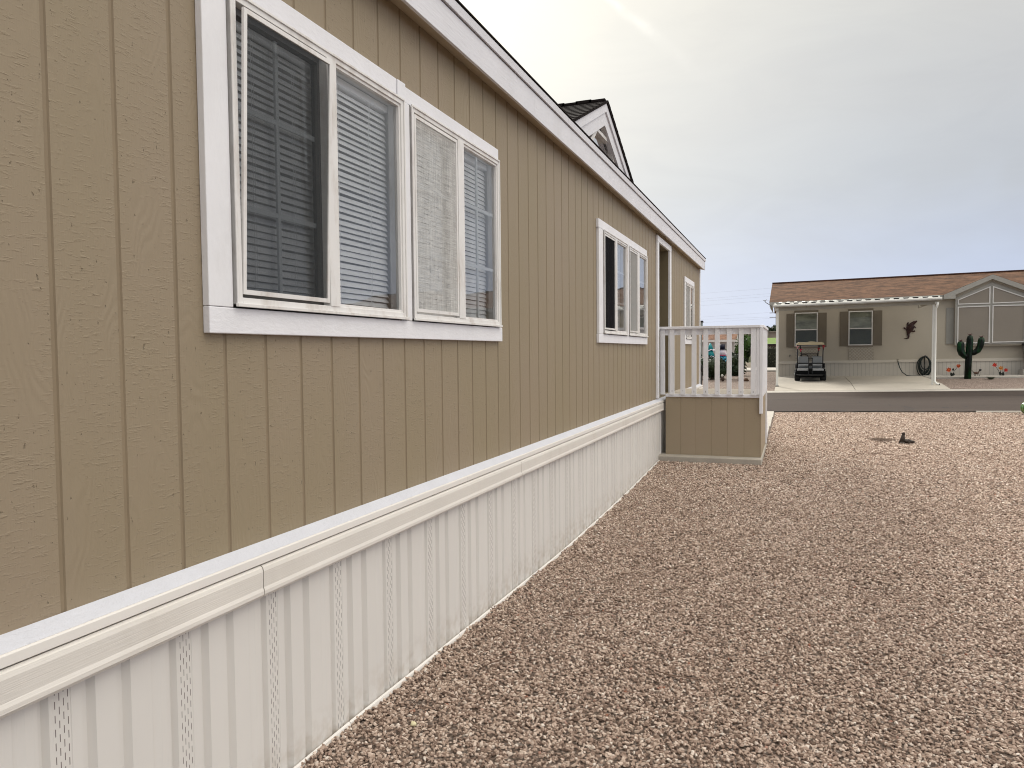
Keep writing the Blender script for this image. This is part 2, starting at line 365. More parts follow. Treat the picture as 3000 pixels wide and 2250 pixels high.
def kerb_strip(y0, y1, h, xs):
    mb = MB()
    for a, b in zip(xs, xs[1:]):
        vs = [(x, y, zg(x, y) + dzz) for dzz in (-.06, h) for x, y in ((a, y0), (b, y0), (b, y1), (a, y1))]
        mb.add(vs, [(0,3,2,1),(4,5,6,7),(0,1,5,4),(1,2,6,5),(2,3,7,6),(3,0,4,7)])
    return mb
tag(kerb_strip(18.48, 18.62, .03, [5.5, 6.2, 7, 12, 18, 24]).build('kerb', CONCRETE), kind='structure')
tag(kerb_strip(24.98, 25.4, .03, [-14, -8, -4, -1, 1.3, 4, 8, 12, 18, 24]).build('kerb', CONCRETE), kind='structure')
# carport slab (two halves with a joint) and walk along the far house
DRV = M('driveway_concrete', (.47, .43, .365), .85, .10, .8, fine=.25, dirt=((.27, .24, .20), .7, .4))
mb = MB()
for a, b in ((1.2, 3.585), (3.60, 6.2)):
    ys = [25.38, 26, 27, 28, 29, 31]
    for p, q in zip(ys, ys[1:]):
        vs = [(x, y, zg(x, y) + d) for d in (-.05, .035) for x, y in ((a, p), (b, p), (b, q), (a, q))]
        mb.add(vs, [(4,5,6,7),(0,1,5,4),(1,2,6,5),(2,3,7,6),(3,0,4,7)])
tag(mb.build('driveway', DRV), kind='structure')
mb = MB()
for a, b in ((6.2, 8), (8, 10), (10, 14), (14, 19)):
    vs = [(x, y, zg(x, y) + d) for d in (-.05, .05) for x, y in ((a, 29.55), (b, 29.55), (b, 30.6), (a, 30.6))]
    mb.add(vs, [(4,5,6,7),(0,1,5,4),(1,2,6,5),(2,3,7,6),(3,0,4,7)])
tag(mb.build('walkway', CONCRETE), kind='structure')
# own driveway beside the steps, from the porch to the road, and the porch footing slab
mb = MB(); ys = [12.3, 13, 15, 17, 18.55]
for p, q in zip(ys, ys[1:]):
    vs = [(x, y, zg(1.3, y) + d) for d in (-.05, .03) for x, y in ((.3, p), (1.36, p), (1.345, q), (.3, q))]
    mb.add(vs, [(4,5,6,7),(0,1,5,4),(1,2,6,5),(2,3,7,6),(3,0,4,7)])
mb.quad((-.4, 15.3, zg(0, 15.3)+.024), (.3, 15.3, zg(0, 15.3)+.024), (.3, 18.5, zg(0, 18.5)+.024), (-.4, 18.5, zg(0, 18.5)+.024))
tag(mb.build('path', CONCRETE), kind='structure')
mb = MB(); mb.box(-.02, 1.385, 10.22, 12.28, .0, .205)
tag(mb.build('slab', SLABM, bevel=.012), kind='structure')
# distant path and green bank
mb = MB(); mb.quad((-14, 38, zg(0, 38)+.07), (12, 38, zg(0, 38)+.07), (12, 43.5, zg(0, 43.5)+.05), (-14, 43.5, zg(0, 43.5)+.05))
mb.quad((-14, 38, zg(0, 38)-.02), (12, 38, zg(0, 38)-.02), (12, 38, zg(0, 38)+.07), (-14, 38, zg(0, 38)+.07))
tag(mb.build('path', CONCRETE), kind='structure')
GRASSM = M('lawn_green', (.12, .20, .025), .9, .2, .8, fine=.3)
mb = MB(); mb.quad((-3.5, 94, 2.36), (60, 94, 2.36), (60, 104, 3.28), (-3.6, 104, 3.28)); mb.quad((-3.3, 88, .8), (60, 88, .8), (60, 93.9, 2.2), (-3.5, 93.9, 2.2))
tag(mb.build('hill', GRASSM), kind='structure')

# ------------------------------------------------------------------ gravel (stuff): stones scattered over the yard
def gravel():
    m, nt, b, tc, out = new_mat('gravel_stone')
    rnd = nt.n('ShaderNodeObjectInfo').outputs['Random']
    col = nt.ramp(rnd, [(0, (.14, .10, .08)), (.12, (.25, .187, .152)), (.34, (.38, .295, .243)), (.55, (.46, .37, .31)), (.76, (.57, .475, .405)), (.92, (.69, .60, .525)), (.985, (.78, .74, .68)), (1, (.32, .15, .10))])
    pos = nt.n('ShaderNodeNewGeometry').outputs['Position']
    col = nt.mix(nt.m('MULTIPLY', nt.noise(pos, 110, 3), .5), col, nt.mix(1.0, col, (.62, .58, .55, 1), 'MULTIPLY'))
    big = nt.noise(pos, .9, 3)
    col = nt.mix(nt.m('MULTIPLY_ADD', big, .9, -.2), col, nt.mix(1.0, col, (.84, .80, .76, 1), 'MULTIPLY'))
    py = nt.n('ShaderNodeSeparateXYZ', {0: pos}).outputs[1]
    light_ramp = nt.m('MINIMUM', nt.m('MAXIMUM', nt.m('MULTIPLY_ADD', py, .11, -.45), 0), 1)     # light gradient painted into the stones: darker near, paler towards the road
    col = nt.mix(1.0, col, nt.mix(light_ramp, (1.0, .96, .935, 1), (1.17, 1.14, 1.11, 1)), 'MULTIPLY')
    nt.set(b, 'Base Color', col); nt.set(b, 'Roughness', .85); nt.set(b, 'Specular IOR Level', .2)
    mb = MB(); dens = []; size = []
    def right(y): return 1.77 + y * .262 + .9
    ys = [0.9, 1.6, 2.2, 2.8, 3.4, 4, 4.6, 5.4, 6.2, 7, 7.8, 8.6, 9.4, 10.22, 11, 12.3, 13.2, 14.2, 15.2, 16.3, 17.4, 18.46]
    for p, q in zip(ys, ys[1:]):
        x0 = .048 if p < 10.1 else 1.39
        n = 6; x1 = right(q)
        for i in range(n):
            a = x0 + (x1 - x0) * i / n; bb = x0 + (x1 - x0) * (i + 1) / n
            if i == 0 and p < 10.1:      # stones heaped unevenly against the base track
                m_ = 8; e = a + .055
                for k_ in range(m_):
                    ya_, yb_ = p + (q-p)*k_/m_, p + (q-p)*(k_+1)/m_
                    ha = .006 + .016*mnoise.noise(Vector((0, ya_*3.1, 0))) + .008*math.sin(ya_*17); hb = .006 + .016*mnoise.noise(Vector((0, yb_*3.1, 0))) + .008*math.sin(yb_*17)
                    mb.quad((a, ya_, zg(a, ya_) + ha), (e, ya_, zg(e, ya_)), (e, yb_, zg(e, yb_)), (a, yb_, zg(a, yb_) + hb))
                    dens.append(9000); size.append(.0085)
                a = e
            mb.quad((a, p, zg(a, p)), (bb, p, zg(bb, p)), (bb, q, zg(bb, q)), (a, q, zg(a, q)))
            if q <= 5.4: dens.append(7800); size.append(.0081)
            elif q <= 8.6: dens.append(6000); size.append(.0090)
            elif q <= 12.3: dens.append(3600); size.append(.0112)
            else: dens.append(2300); size.append(.0135)
    o = mb.build('gravel', m); me = o.data
    a1 = me.attributes.new('dens', 'FLOAT', 'FACE'); a2 = me.attributes.new('stone', 'FLOAT', 'FACE')
    for i in range(len(dens)): a1.data[i].value = dens[i]; a2.data[i].value = size[i]
    ng = bpy.data.node_groups.new('gravel_scatter', 'GeometryNodeTree')
    ng.interface.new_socket('Geometry', in_out='INPUT', socket_type='NodeSocketGeometry'); ng.interface.new_socket('Geometry', in_out='OUTPUT', socket_type='NodeSocketGeometry')
    N = ng.nodes.new; L = ng.links.new
    gi = N('NodeGroupInput'); go = N('NodeGroupOutput')
    def attr(nm):
        nd = N('GeometryNodeInputNamedAttribute'); nd.data_type = 'FLOAT'; nd.inputs[0].default_value = nm; return nd.outputs[0]
    dp = N('GeometryNodeDistributePointsOnFaces'); dp.distribute_method = 'RANDOM'; dp.inputs['Seed'].default_value = 3
    L(gi.outputs[0], dp.inputs[0]); L(attr('dens'), dp.inputs['Density'])
    g2i = N('GeometryNodeGeometryToInstance')
    for k in range(7):
        ico = N('GeometryNodeMeshIcoSphere'); ico.inputs['Radius'].default_value = 1; ico.inputs['Subdivisions'].default_value = 1
        rv = N('FunctionNodeRandomValue'); rv.data_type = 'FLOAT_VECTOR'; rv.inputs[0].default_value = (-.34,)*3; rv.inputs[1].default_value = (.34,)*3; rv.inputs['Seed'].default_value = 17*k+2
        sp = N('GeometryNodeSetPosition'); L(ico.outputs[0], sp.inputs[0]); L(rv.outputs[0], sp.inputs['Offset'])
        sm = N('GeometryNodeSetMaterial'); sm.inputs['Material'].default_value = m; L(sp.outputs[0], sm.inputs[0])
        L(sm.outputs[0], g2i.inputs[0])
    ip = N('GeometryNodeInstanceOnPoints'); L(dp.outputs[0], ip.inputs['Points']); L(g2i.outputs[0], ip.inputs['Instance']); ip.inputs['Pick Instance'].default_value = True
    rr = N('FunctionNodeRandomValue'); rr.data_type = 'FLOAT_VECTOR'; rr.inputs[0].default_value = (-.5, -.5, 0); rr.inputs[1].default_value = (.5, .5, 6.283); rr.inputs['Seed'].default_value = 5
    L(rr.outputs[0], ip.inputs['Rotation'])
    rs = N('FunctionNodeRandomValue'); rs.data_type = 'FLOAT_VECTOR'; rs.inputs[0].default_value = (.6, .5, .4); rs.inputs[1].default_value = (1.45, 1.15, .9); rs.inputs['Seed'].default_value = 9
    sc = N('ShaderNodeVectorMath'); sc.operation = 'SCALE'; L(rs.outputs[0], sc.inputs[0]); L(attr('stone'), sc.inputs['Scale'])
    L(sc.outputs[0], ip.inputs['Scale'])
    # lift points unevenly so the stones lie on one another
    L(ip.outputs[0], go.inputs[0])
    spp = N('GeometryNodeSetPosition'); rz = N('FunctionNodeRandomValue'); rz.data_type = 'FLOAT_VECTOR'; rz.inputs[0].default_value = (0, 0, -.004); rz.inputs[1].default_value = (0, 0, .009); rz.inputs['Seed'].default_value = 21
    L(dp.outputs[0], spp.inputs[0]); L(rz.outputs[0], spp.inputs['Offset']); L(spp.outputs[0], ip.inputs['Points'])
    md = o.modifiers.new('scatter', 'NODES'); md.node_group = ng
    tag(o, kind='stuff'); return o
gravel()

# ------------------------------------------------------------------ the near home
HOME = thing('mobile_home', (0, 6, .1), 'long tan manufactured home with vertical groove siding and white trim', 'house')
Y_A, Y_B = -3.0, 15.2
OPEN = [(1.97, 3.135, 1.81, 2.86), (3.205, 4.36, 1.81, 2.86), (7.09, 8.195, 1.83, 2.845), (8.285, 9.39, 1.83, 2.845), (10.31, 11.26, 1.03, 3.15), (13.03, 14.12, 1.86, 2.84)]
def groove_wall(mbw, mbg, y0, y1, z0, z1, first, pitch, opens, xf=0.0, depth=.0042, hw=.0085):
    pts = {y0: xf, y1: xf}
    k = math.ceil((y0 - first) / pitch); gs = []
    while first + k*pitch < y1 - .02:
        g = first + k*pitch
        if g > y0 + .02: gs.append(g)
        k += 1
    for g in gs:
        pts[g - hw] = xf; pts[g - hw*.6] = xf - depth; pts[g + hw*.6] = xf - depth; pts[g + hw] = xf
    def depth_at(y):
        for g in gs:
            if abs(y - g) < hw: return xf - depth
        return xf
    for o in opens:
        for y in o[:2]:
            if y0 < y < y1 and y not in pts: pts[y] = depth_at(y)
    ys = sorted(pts)
    for a, b in zip(ys, ys[1:]):
        cut = sorted((o[2], o[3]) for o in opens if a >= o[0] - 1e-6 and b <= o[1] + 1e-6)
        z = z0; ivs = []
        for p, q in cut:
            if p > z: ivs.append((z, p))
            z = q
        if z < z1: ivs.append((z, z1))
        tgt = mbg if min(pts[a], pts[b]) < xf - .001 else mbw
        for p, q in ivs: tgt.quad((pts[a], a, p), (pts[b], b, p), (pts[b], b, q), (pts[a], a, q))
mw, mg = MB(), MB()
groove_wall(mw, mg, Y_A, Y_B, .95, 3.30, 1.35, .2025, OPEN)
mw.build('siding_wall', SIDING, HOME, also=(mg, GROOVE))
# shell: other walls, roof
mb = MB()
mb.quad((0, Y_B, .06), (-8, Y_B, .06), (-8, Y_B, 3.30), (0, Y_B, 3.30)); mb.quad((-8, Y_A, .06), (0, Y_A, .06), (0, Y_A, 3.30), (-8, Y_A, 3.30))
mb.quad((-8, Y_B, .06), (-8, Y_A, .06), (-8, Y_A, 3.30), (-8, Y_B, 3.30))
mb.add([(0, Y_B, 3.30), (-8, Y_B, 3.30), (-4, Y_B, 4.3)], [(0, 1, 2)]); mb.add([(0, Y_A, 3.30), (-8, Y_A, 3.30), (-4, Y_A, 4.3)], [(0, 2, 1)])
mb.build('end_wall', SIDING, HOME)
mb = MB(); ya, yb = Y_A - .06, Y_B + .065
sl = .22
for s_ in (1,):
    mb.add([(.125, ya, 3.484), (.125, yb, 3.484), (-4, yb, 3.484 + 4.125*sl), (-4, ya, 3.484 + 4.125*sl), (.125, ya, 3.492), (.125, yb, 3.492), (-4, yb, 3.52 + 4.125*sl), (-4, ya, 3.52 + 4.125*sl),
            (-8.2, ya, 3.484), (-8.2, yb, 3.484), (-8.2, ya, 3.51), (-8.2, yb, 3.51)],
           [(4,5,6,7), (0,3,2,1), (0,1,5,4), (7,6,11,10), (3,8,9,2), (1,2,6,5), (0,4,7,3), (2,9,11,6), (3,7,10,8)])
mb.build('roof', SHINGLE_DARK, HOME)
mb = MB()
ysj = [Y_A - .06, 1.2, 4.86, 8.5, 12.15, Y_B + .065]
for a, b in zip(ysj, ysj[1:]): mb.box(.085, .103, a, b - .002, 3.262, 3.424)
mb.build('fascia', WHITE_BOARD, HOME, bevel=.002)
mb = MB(); ysj = [Y_A - .06, 2.6, 5.62, 9.0, 12.05, Y_B + .07]
for a, b in zip(ysj, ysj[1:]): mb.prism([(.08, 3.434), (.116, 3.430), (.120, 3.476), (.08, 3.480)], 'y', a, b - .004)
mb.build('drip_edge', WHITE_BOARD, HOME)
mb = MB(); mb.box(.07, .099, Y_A - .05, Y_B + .05, 3.4245, 3.4295); mb.build('fascia_shadow_gap', DARK, HOME)
mb = MB(); mb.add([(-.01, Y_A-.05, 3.302), (.086, Y_A-.05, 3.268), (.086, Y_B+.055, 3.268), (-.01, Y_B+.055, 3.302)], [(0, 1, 2, 3)])
mb.build('soffit', SOFFIT, HOME)
mb = MB(); mb.box(-.02, .022, Y_B - .055, Y_B + .02, .80, 3.285); mb.box(-.09, -.02, Y_B + .002, Y_B + .02, .80, 3.285); mb.build('corner_trim', WHITE_V, HOME, bevel=.002)
mb = MB(); mb.prism([(.103, 3.262), (-4, 4.18), (-4, 4.36), (.103, 3.47)], 'y', Y_B + .03, Y_B + .066); mb.build('rake_board', WHITE_BOARD, HOME)
# ledge and vinyl skirting
mb = MB(); mb.prism([(.0, .986), (.003, .987), (.054, .9585), (.050, .95), (.0, .95)], 'y', Y_A, Y_B + .02); mb.build('ledge_board', LEDGE, HOME)
mb = MB(); ysj = [Y_A, .1, 3.75, 7.35, 11.0, Y_B + .05]
for a, b in zip(ysj, ysj[1:]): mb.prism([(.045, .957), (.060, .961), (.065, .957), (.066, .932), (.058, .928), (.045, .928)], 'y', a, b - .002)
mb.build('skirting_lip', VINYL_LIP, HOME, bevel=.001)
caps = [Y_A, -.6, 2.036, 4.62, 7.92, 10.9, Y_B + .06]
for a, b in zip(caps, caps[1:]):
    mb = MB(); mb.prism([(.02, .9255), (.059, .9255), (.067, .918), (.0705, .905), (.069, .85), (.073, .838), (.073, .826), (.066, .816), (.054, .812), (.02, .814)], 'y', a + .0025, b - .0025)
    mb.build('skirting_cap', VINYL_CAP, HOME)
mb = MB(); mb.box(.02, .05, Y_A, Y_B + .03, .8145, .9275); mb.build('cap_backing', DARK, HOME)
prof = []
per, p0 = .4095, 1.315
k = math.floor((Y_A - p0) / per)
while p0 + k*per < Y_B + .3:
    c0 = p0 + k*per
    for dy, x in [(-.078, .030), (-.067, .028), (-.060, .0105), (-.047, .0105), (-.036, .0265), (-.026, .0265), (-.024, .0245), (.024, .0245), (.026, .0265), (.055, .0275), (.067, .0105), (.081, .0105), (.094, .030),
                  (.161, .031), (.175, .011), (.192, .011), (.206, .030), (.276, .0305), (.2765, .024), (.31, .030)]:
        prof.append((c0 + dy, x))
    k += 1
prof = sorted(p for p in prof if Y_A <= p[0] <= Y_B + .03)
mb = MB(); vs = []
for y, x in prof: vs += [(x, y, zg(0, y) - .04), (x, y, .86)]
mb.add(vs, [(2*i, 2*i+2, 2*i+3, 2*i+1) for i in range(len(prof)-1)]); mb.build('skirting', SKIRT, HOME)
mb = MB(); ysj = [Y_A, .6, 2.58, 3.66, 6.7, 9.9, 10.2]
for a, b in zip(ysj, ysj[1:]):
    n = max(2, int((b-a)/.4)); pts = [a + (b-.004-a)*i/n for i in range(n+1)]
    sec = [(.0315, -.05), (.050, -.05), (.052, .006), (.049, .019), (.040, .023), (.037, .012)]
    vs = [(x, y, zg(0, y) + z) for y in pts for x, z in sec]; m_ = len(sec)
    mb.add(vs, [(i*m_+j, i*m_+(j+1) % m_, (i+1)*m_+(j+1) % m_, (i+1)*m_+j) for i in range(n) for j in range(m_)] + [tuple(range(m_))[::-1], tuple(n*m_ + j for j in range(m_))])
mb.build('base_track', VINYL_LIP, HOME)
# dormer
dm = MB(); ap, apz, hw_, s44 = 7.32, 4.125, 1.55, .44
mbw, mbg = MB(), MB()
gy = [1.35 + .2025*k for k in range(20, 40)]; gy = [ap - hw_] + [g for g in gy if abs(g - ap) < hw_] + [ap + hw_]
seg = []
for g in gy: seg += ([(g, -.10)] if g in (gy[0], gy[-1]) else [(g - .006, -.10), (g - .004, -.109), (g + .004, -.109), (g + .006, -.10)])
seg.append((ap, -.10)); seg.sort()
for (a, xa), (b, xb) in zip(seg, seg[1:]):
    t = mbg if min(xa, xb) < -.105 else mbw
    t.quad((xa, a, 3.42), (xb, b, 3.42), (xb, b, apz - .03 - abs(b-ap)*s44), (xa, a, apz - .03 - abs(a-ap)*s44))
dw = mbw.build('dormer_wall', SIDING, HOME, also=(mbg, GROOVE))
def rake(x0, x1, zt, zb, name):
    b_ = MB()
    for s_ in (-1, 1):
        e = ap + s_*hw_
        b_.add([(x, y, z) for x in (x0, x1) for y, z in ((ap, apz - zt), (e, apz - zt - hw_*s44), (e, apz - zb - hw_*s44), (ap, apz - zb))],
               [(4,5,6,7), (3,2,1,0), (0,1,5,4), (2,3,7,6), (1,2,6,5), (3,0,4,7)])
    return b_.build(name, WHITE_BOARD, dw)
rake(-.03, .012, .0, .082, 'rake_trim'); rake(-.06, -.004, .082, .215, 'rake_trim')
mb = MB()
for s_ in (-1, 1):
    e = ap + s_*(hw_ + .04); zt = apz + .004
    mb.add([(x, y, z) for x in (-4.2, .026) for y, z in ((ap, zt), (e, zt - (hw_+.04)*s44), (e, zt + .018 - (hw_+.04)*s44), (ap, zt + .02))],
           [(4,5,6,7), (3,2,1,0), (0,1,5,4), (2,3,7,6), (1,2,6,5), (3,0,4,7)])
    # shingle courses: thin stepped laps climbing to the ridge
    for i in range(14):
        d0 = (hw_ + .04) * (1 - i/14.0); d1_ = d0 - .135
        za, zb = apz + .026 - d0*s44, apz + .026 - max(d1_, 0)*s44
        x = -.0
        mb.add([(xx, ap + s_*d, z) for xx in (-4.2, .03) for d, z in ((d0, za + .012), (max(d1_, 0), zb + .002), (d0, za - .004))],
               [(0,1,4,3), (0,3,5,2), (3,4,5), (0,2,1)])
for i in range(30): mb.box(-.02 - i*.14 - .13, -.02 - i*.14 + .03, ap - .06, ap + .06, apz + .012, apz + .032 + .007*(i % 2))
mb.build('dormer_roof', SHINGLE_DARK, HOME)
hexa = [(7.08, 3.835), (7.70, 3.835), (7.86, 3.68), (7.86, 3.44), (6.86, 3.44), (6.86, 3.66)]
cyy = sum(p[0] for p in hexa)/6; czz = 3.60
def ring(poly, k, x0, x1, name, m, par):
    inn = [(cyy + (y-cyy)*k, czz + (z-czz)*k) for y, z in poly]; n = len(poly); b_ = MB()
    vs = [(x, y, z) for x in (x0, x1) for y, z in poly] + [(x, y, z) for x in (x0, x1) for y, z in inn]
    fs = []
    for i in range(n):
        j = (i+1) % n
        fs += [(n+i, n+j, 3*n+j, 3*n+i), (i, j, n+j, n+i), (2*n+j, 2*n+i, 3*n+i, 3*n+j)]
    return b_.add(vs, fs).build(name, m, par)
dwin = ring(hexa, .86, -.10, -.030, 'window', ALU, HOME)
mb = MB(); mb.add([(-.072, cyy + (y-cyy)*.88, czz + (z-czz)*.88) for y, z in hexa], [(0, 1, 2, 3, 4, 5)]); mb.build('pane', GLASS, dwin)
mb = MB(); mb.add([(-.080, cyy + (y-cyy)*.9, czz + (z-czz)*.9) for y, z in hexa], [(0, 1, 2, 3, 4, 5)]); mb.build('window_backing', M('dim_backing', (.22, .25, .25), .6), dwin)

# ---- sliding windows
def bars(mb, x0, x1, ya, yb, za, zb, w):
    mb.box(x0, x1, ya, ya + w, za, zb); mb.box(x0, x1, yb - w, yb, za, zb)
    mb.box(x0, x1, ya + w, yb - w, za, za + w); mb.box(x0, x1, ya + w, yb - w, zb - w, zb)
def trim_board(par, y0, y1, z0, z1, m, x1=.028, name='window_trim'):
    return MB().box(.0005, x1, y0, y1, z0, z1).build(name, m, par, bevel=.003)
def slider(ya, yb, za, zb, m0, m1, scr, right_grid=True, loose=False, curtain=False, left_grid=True, blind_bot=0.0, tilt=60):
    mb = MB()
    bars(mb, -.035, .037, ya, yb, za, zb, .022)
    mb.box(-.03, .040, m0, m1, za + .021, zb - .021)                     # meeting stile
    mb.box(.037, .048, ya - .012, yb + .012, za - .010, za + .002)        # sill lip
    mb.box(.037, .043, ya - .008, yb + .008, zb - .002, zb + .008)
    mb.box(.037, .042, ya - .008, ya + .002, za + .002, zb - .002); mb.box(.037, .042, yb - .002, yb + .008, za + .002, zb - .002)
    win = mb.build('window', ALU, HOME, bevel=.0015)
    # sash of the moving half, set back, and fixed bead on the right half
    mb = MB(); bars(mb, -.028, .004, ya + .022, m0 + .012, za + .022, zb - .022, .024); mb.build('sash', ALU if scr in (SCR_LIGHT, SCR_GREY) else M('shaded_sash', (.11, .105, .10), .5), win)  # behind dark screens the white sash is painted dark for its shadow
    mb = MB(); bars(mb, .006, .03, m1 + .001, yb - .0225, za + .0225, zb - .0225, .012); mb.build('glazing_bead', ALU, win)
    MB().quad((-.012, ya + .05, za + .05), (-.012, m0, za + .05), (-.012, m0, zb - .05), (-.012, ya + .05, zb - .05)).build('pane', GLASS, win)
    MB().quad((.016, m1, za + .03), (.016, yb - .03, za + .03), (.016, yb - .03, zb - .03), (.016, m1, zb - .03)).build('pane', GLASS, win)
    mu = MB()
    def grid(a, b, x):
        mu.box(x - .005, x + .005, (a+b)/2 - .008, (a+b)/2 + .008, za + .04, zb - .04)
        for t in (1/3., 2/3.):
            z = za + (zb - za)*t; mu.box(x - .0045, x + .0045, a, b, z - .009, z + .009)
    if left_grid: grid(ya + .052, m0, -.020)
    if right_grid: grid(m1, yb - .044, .006)
    if mu.f: mu.build('muntin', MUNTIN, win)
    # insect screen over the left half
    fr = MB(); sc_ = MB(); yl, yr = ya + .026, m0 - .002; zl, zt = za + .034, zb - .028
    if loose:
        ang = R(1.9); Mx = Matrix.Rotation(ang, 4, 'Y'); piv = Vector((.032, 0, zl)); zt = zb - .045
        tr_ = lambda x, y, z: tuple(piv + Mx @ Vector((x - piv.x, y, z - piv.z)))
    else: tr_ = lambda x, y, z: (x, y, z)
    tmp = MB(); bars(tmp, .026, .036, yl, yr, zl, zt, .016); fr.add([tr_(*v) for v in tmp.v], tmp.f)
    fo = fr.build('screen_frame', ALU, win)
    sc_.add([tr_(.031, y, z) for y, z in ((yl + .012, zl + .012), (yr - .012, zl + .012), (yr - .012, zt - .012), (yl + .012, zt - .012))], [(0, 1, 2, 3)])
    sc_.build('insect_screen', scr, win)
    # blind of tilted slats behind the glass
    bl = MB(); pitch_, wd = .0262, .0275; z = za + .03 + blind_bot; i = 0; xa = -.055
    while z < zb - .055:
        sag = .002 * math.sin(i*1.7) + R3.uniform(-.0012, .0012); an = R(tilt + R3.uniform(-4, 4)); dx, dzv = wd/2*math.cos(an), wd/2*math.sin(an)
        ys_ = [ya + .02 + (yb - ya - .04)*t/6 for t in range(7)]
        vs = []
        for yv in ys_:
            q = sag*math.sin((yv - ya)/(yb - ya)*math.pi)
            vs += [(xa - dx, yv, z + dzv + q), (xa, yv, z + .0022 + q), (xa + dx, yv, z - dzv + q)]
        bl.add(vs, [(3*t, 3*t+1, 3*t+4, 3*t+3) for t in range(6)] + [(3*t+1, 3*t+2, 3*t+5, 3*t+4) for t in range(6)], True)
        z += pitch_; i += 1
    bl.box(xa - .018, xa + .018, ya + .02, yb - .02, zb - .055, zb - .025)
    for t in (.16, .36, .62, .84):
        yc = ya + (yb - ya)*t
        bl.box(xa + .0115, xa + .0125, yc - .001, yc + .001, za + .03, zb - .05); bl.box(xa + .0115, xa + .0125, yc + .011, yc + .0125, za + .03, zb - .05)
    bl.build('blind', BLIND, win)
    if curtain:
        cu = MB(); n = 60; vs = []
        for t in range(n + 1):
            yv = m1 - .05 + (yb - m1 + .02)*t/n; xx = -.052 + .006*math.sin(t*1.05) + .003*math.sin(t*2.6)
            vs += [(xx, yv, za + .02), (xx, yv, zb - .03)]
        cu.add(vs, [(2*t, 2*t+2, 2*t+3, 2*t+1) for t in range(n)], True).build('curtain', screen_mat('sheer_curtain', (.78, .80, .83), .55, .12), win)
    rb = MB(); x1 = -.75
    rb.quad((x1, ya, za), (x1, yb, za), (x1, yb, zb), (x1, ya, zb))
    rb.quad((-.036, ya, za), (x1, ya, za), (x1, ya, zb), (-.036, ya, zb)); rb.quad((-.036, yb, za), (-.036, yb, zb), (x1, yb, zb), (x1, yb, za))
    rb.quad((-.036, ya, za), (-.036, yb, za), (x1, yb, za), (x1, ya, za)); rb.quad((-.036, ya, zb), (x1, ya, zb), (x1, yb, zb), (-.036, yb, zb))
    rb.build('window_reveal', ROOM, win)
    return win
T = .028
w1 = slider(1.985, 3.132, 1.822, 2.846, 2.512, 2.578, SCR_DARK, right_grid=False, loose=True, tilt=58)
w2 = slider(3.215, 4.345, 1.822, 2.846, 3.735, 3.812, SCR_LIGHT, tilt=68)
trim_board(w1, 1.862, 4.40, 1.722, 1.808, WHITE); trim_board(w1, 1.862, 3.085, 2.85, 2.935, WHITE); trim_board(w2, 3.162, 4.36, 2.85, 2.925, WHITE)
trim_board(w1, 1.862, 1.972, 1.8095, 2.8485, WHITE_V); trim_board(w1, 3.146, 3.202, 1.8095, 2.8485, WHITE_V, .031); trim_board(w2, 4.359, 4.395, 1.8095, 2.8485, WHITE_V, .026)
MB().box(.001, .034, 3.0865, 3.161, 2.845, 2.9335).build('window_trim', WHITE, w1, bevel=.003)
w3 = slider(7.105, 8.185, 1.838, 2.835, 7.585, 7.665, SCR_BLACK, curtain=True)
w4 = slider(8.295, 9.38, 1.838, 2.835, 8.765, 8.865, SCR_GREY, curtain=True)
trim_board(w3, 6.92, 9.425, 1.737, 1.822, WHITE); trim_board(w3, 6.915, 8.17, 2.84, 2.924, WHITE); trim_board(w4, 8.172, 9.40, 2.84, 2.924, WHITE)
trim_board(w3, 6.93, 7.092, 1.8235, 2.8385, WHITE_V); trim_board(w3, 8.198, 8.284, 1.8235, 2.8385, WHITE_V, .031); trim_board(w4, 9.393, 9.425, 1.8235, 2.8385, WHITE_V, .026)
w5 = slider(13.045, 14.105, 1.87, 2.83, 13.50, 13.58, SCR_GREY)
trim_board(w5, 12.94, 14.20, 1.770, 1.856, WHITE); trim_board(w5, 12.94, 14.20, 2.845, 2.93, WHITE); trim_board(w5, 12.94, 13.032, 1.8575, 2.8435, WHITE_V); trim_board(w5, 14.118, 14.20, 1.8575, 2.8435, WHITE_V, .026)
# entry alcove
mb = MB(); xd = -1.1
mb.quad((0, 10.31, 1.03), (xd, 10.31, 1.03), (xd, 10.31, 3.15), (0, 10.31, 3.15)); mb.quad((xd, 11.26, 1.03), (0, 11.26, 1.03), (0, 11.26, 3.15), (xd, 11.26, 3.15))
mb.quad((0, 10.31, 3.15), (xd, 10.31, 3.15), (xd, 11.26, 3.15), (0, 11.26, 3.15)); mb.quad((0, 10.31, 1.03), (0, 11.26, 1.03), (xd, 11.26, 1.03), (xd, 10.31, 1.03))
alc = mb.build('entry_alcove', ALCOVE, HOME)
mb = MB(); mb.box(xd - .03, xd + .02, 10.33, 11.24, 1.04, 3.1); dr = mb.build('door', WHITE_V, alc)
tr = MB(); tr.box(.0005, .03, 10.18, 10.308, 1.0, 3.15); tr.box(.0005, .03, 11.262, 11.40, 1.0, 3.15); tr.box(.0005, .031, 10.18, 11.40, 3.151, 3.235)
tr.build('door_trim', WHITE_V, HOME, bevel=.003)

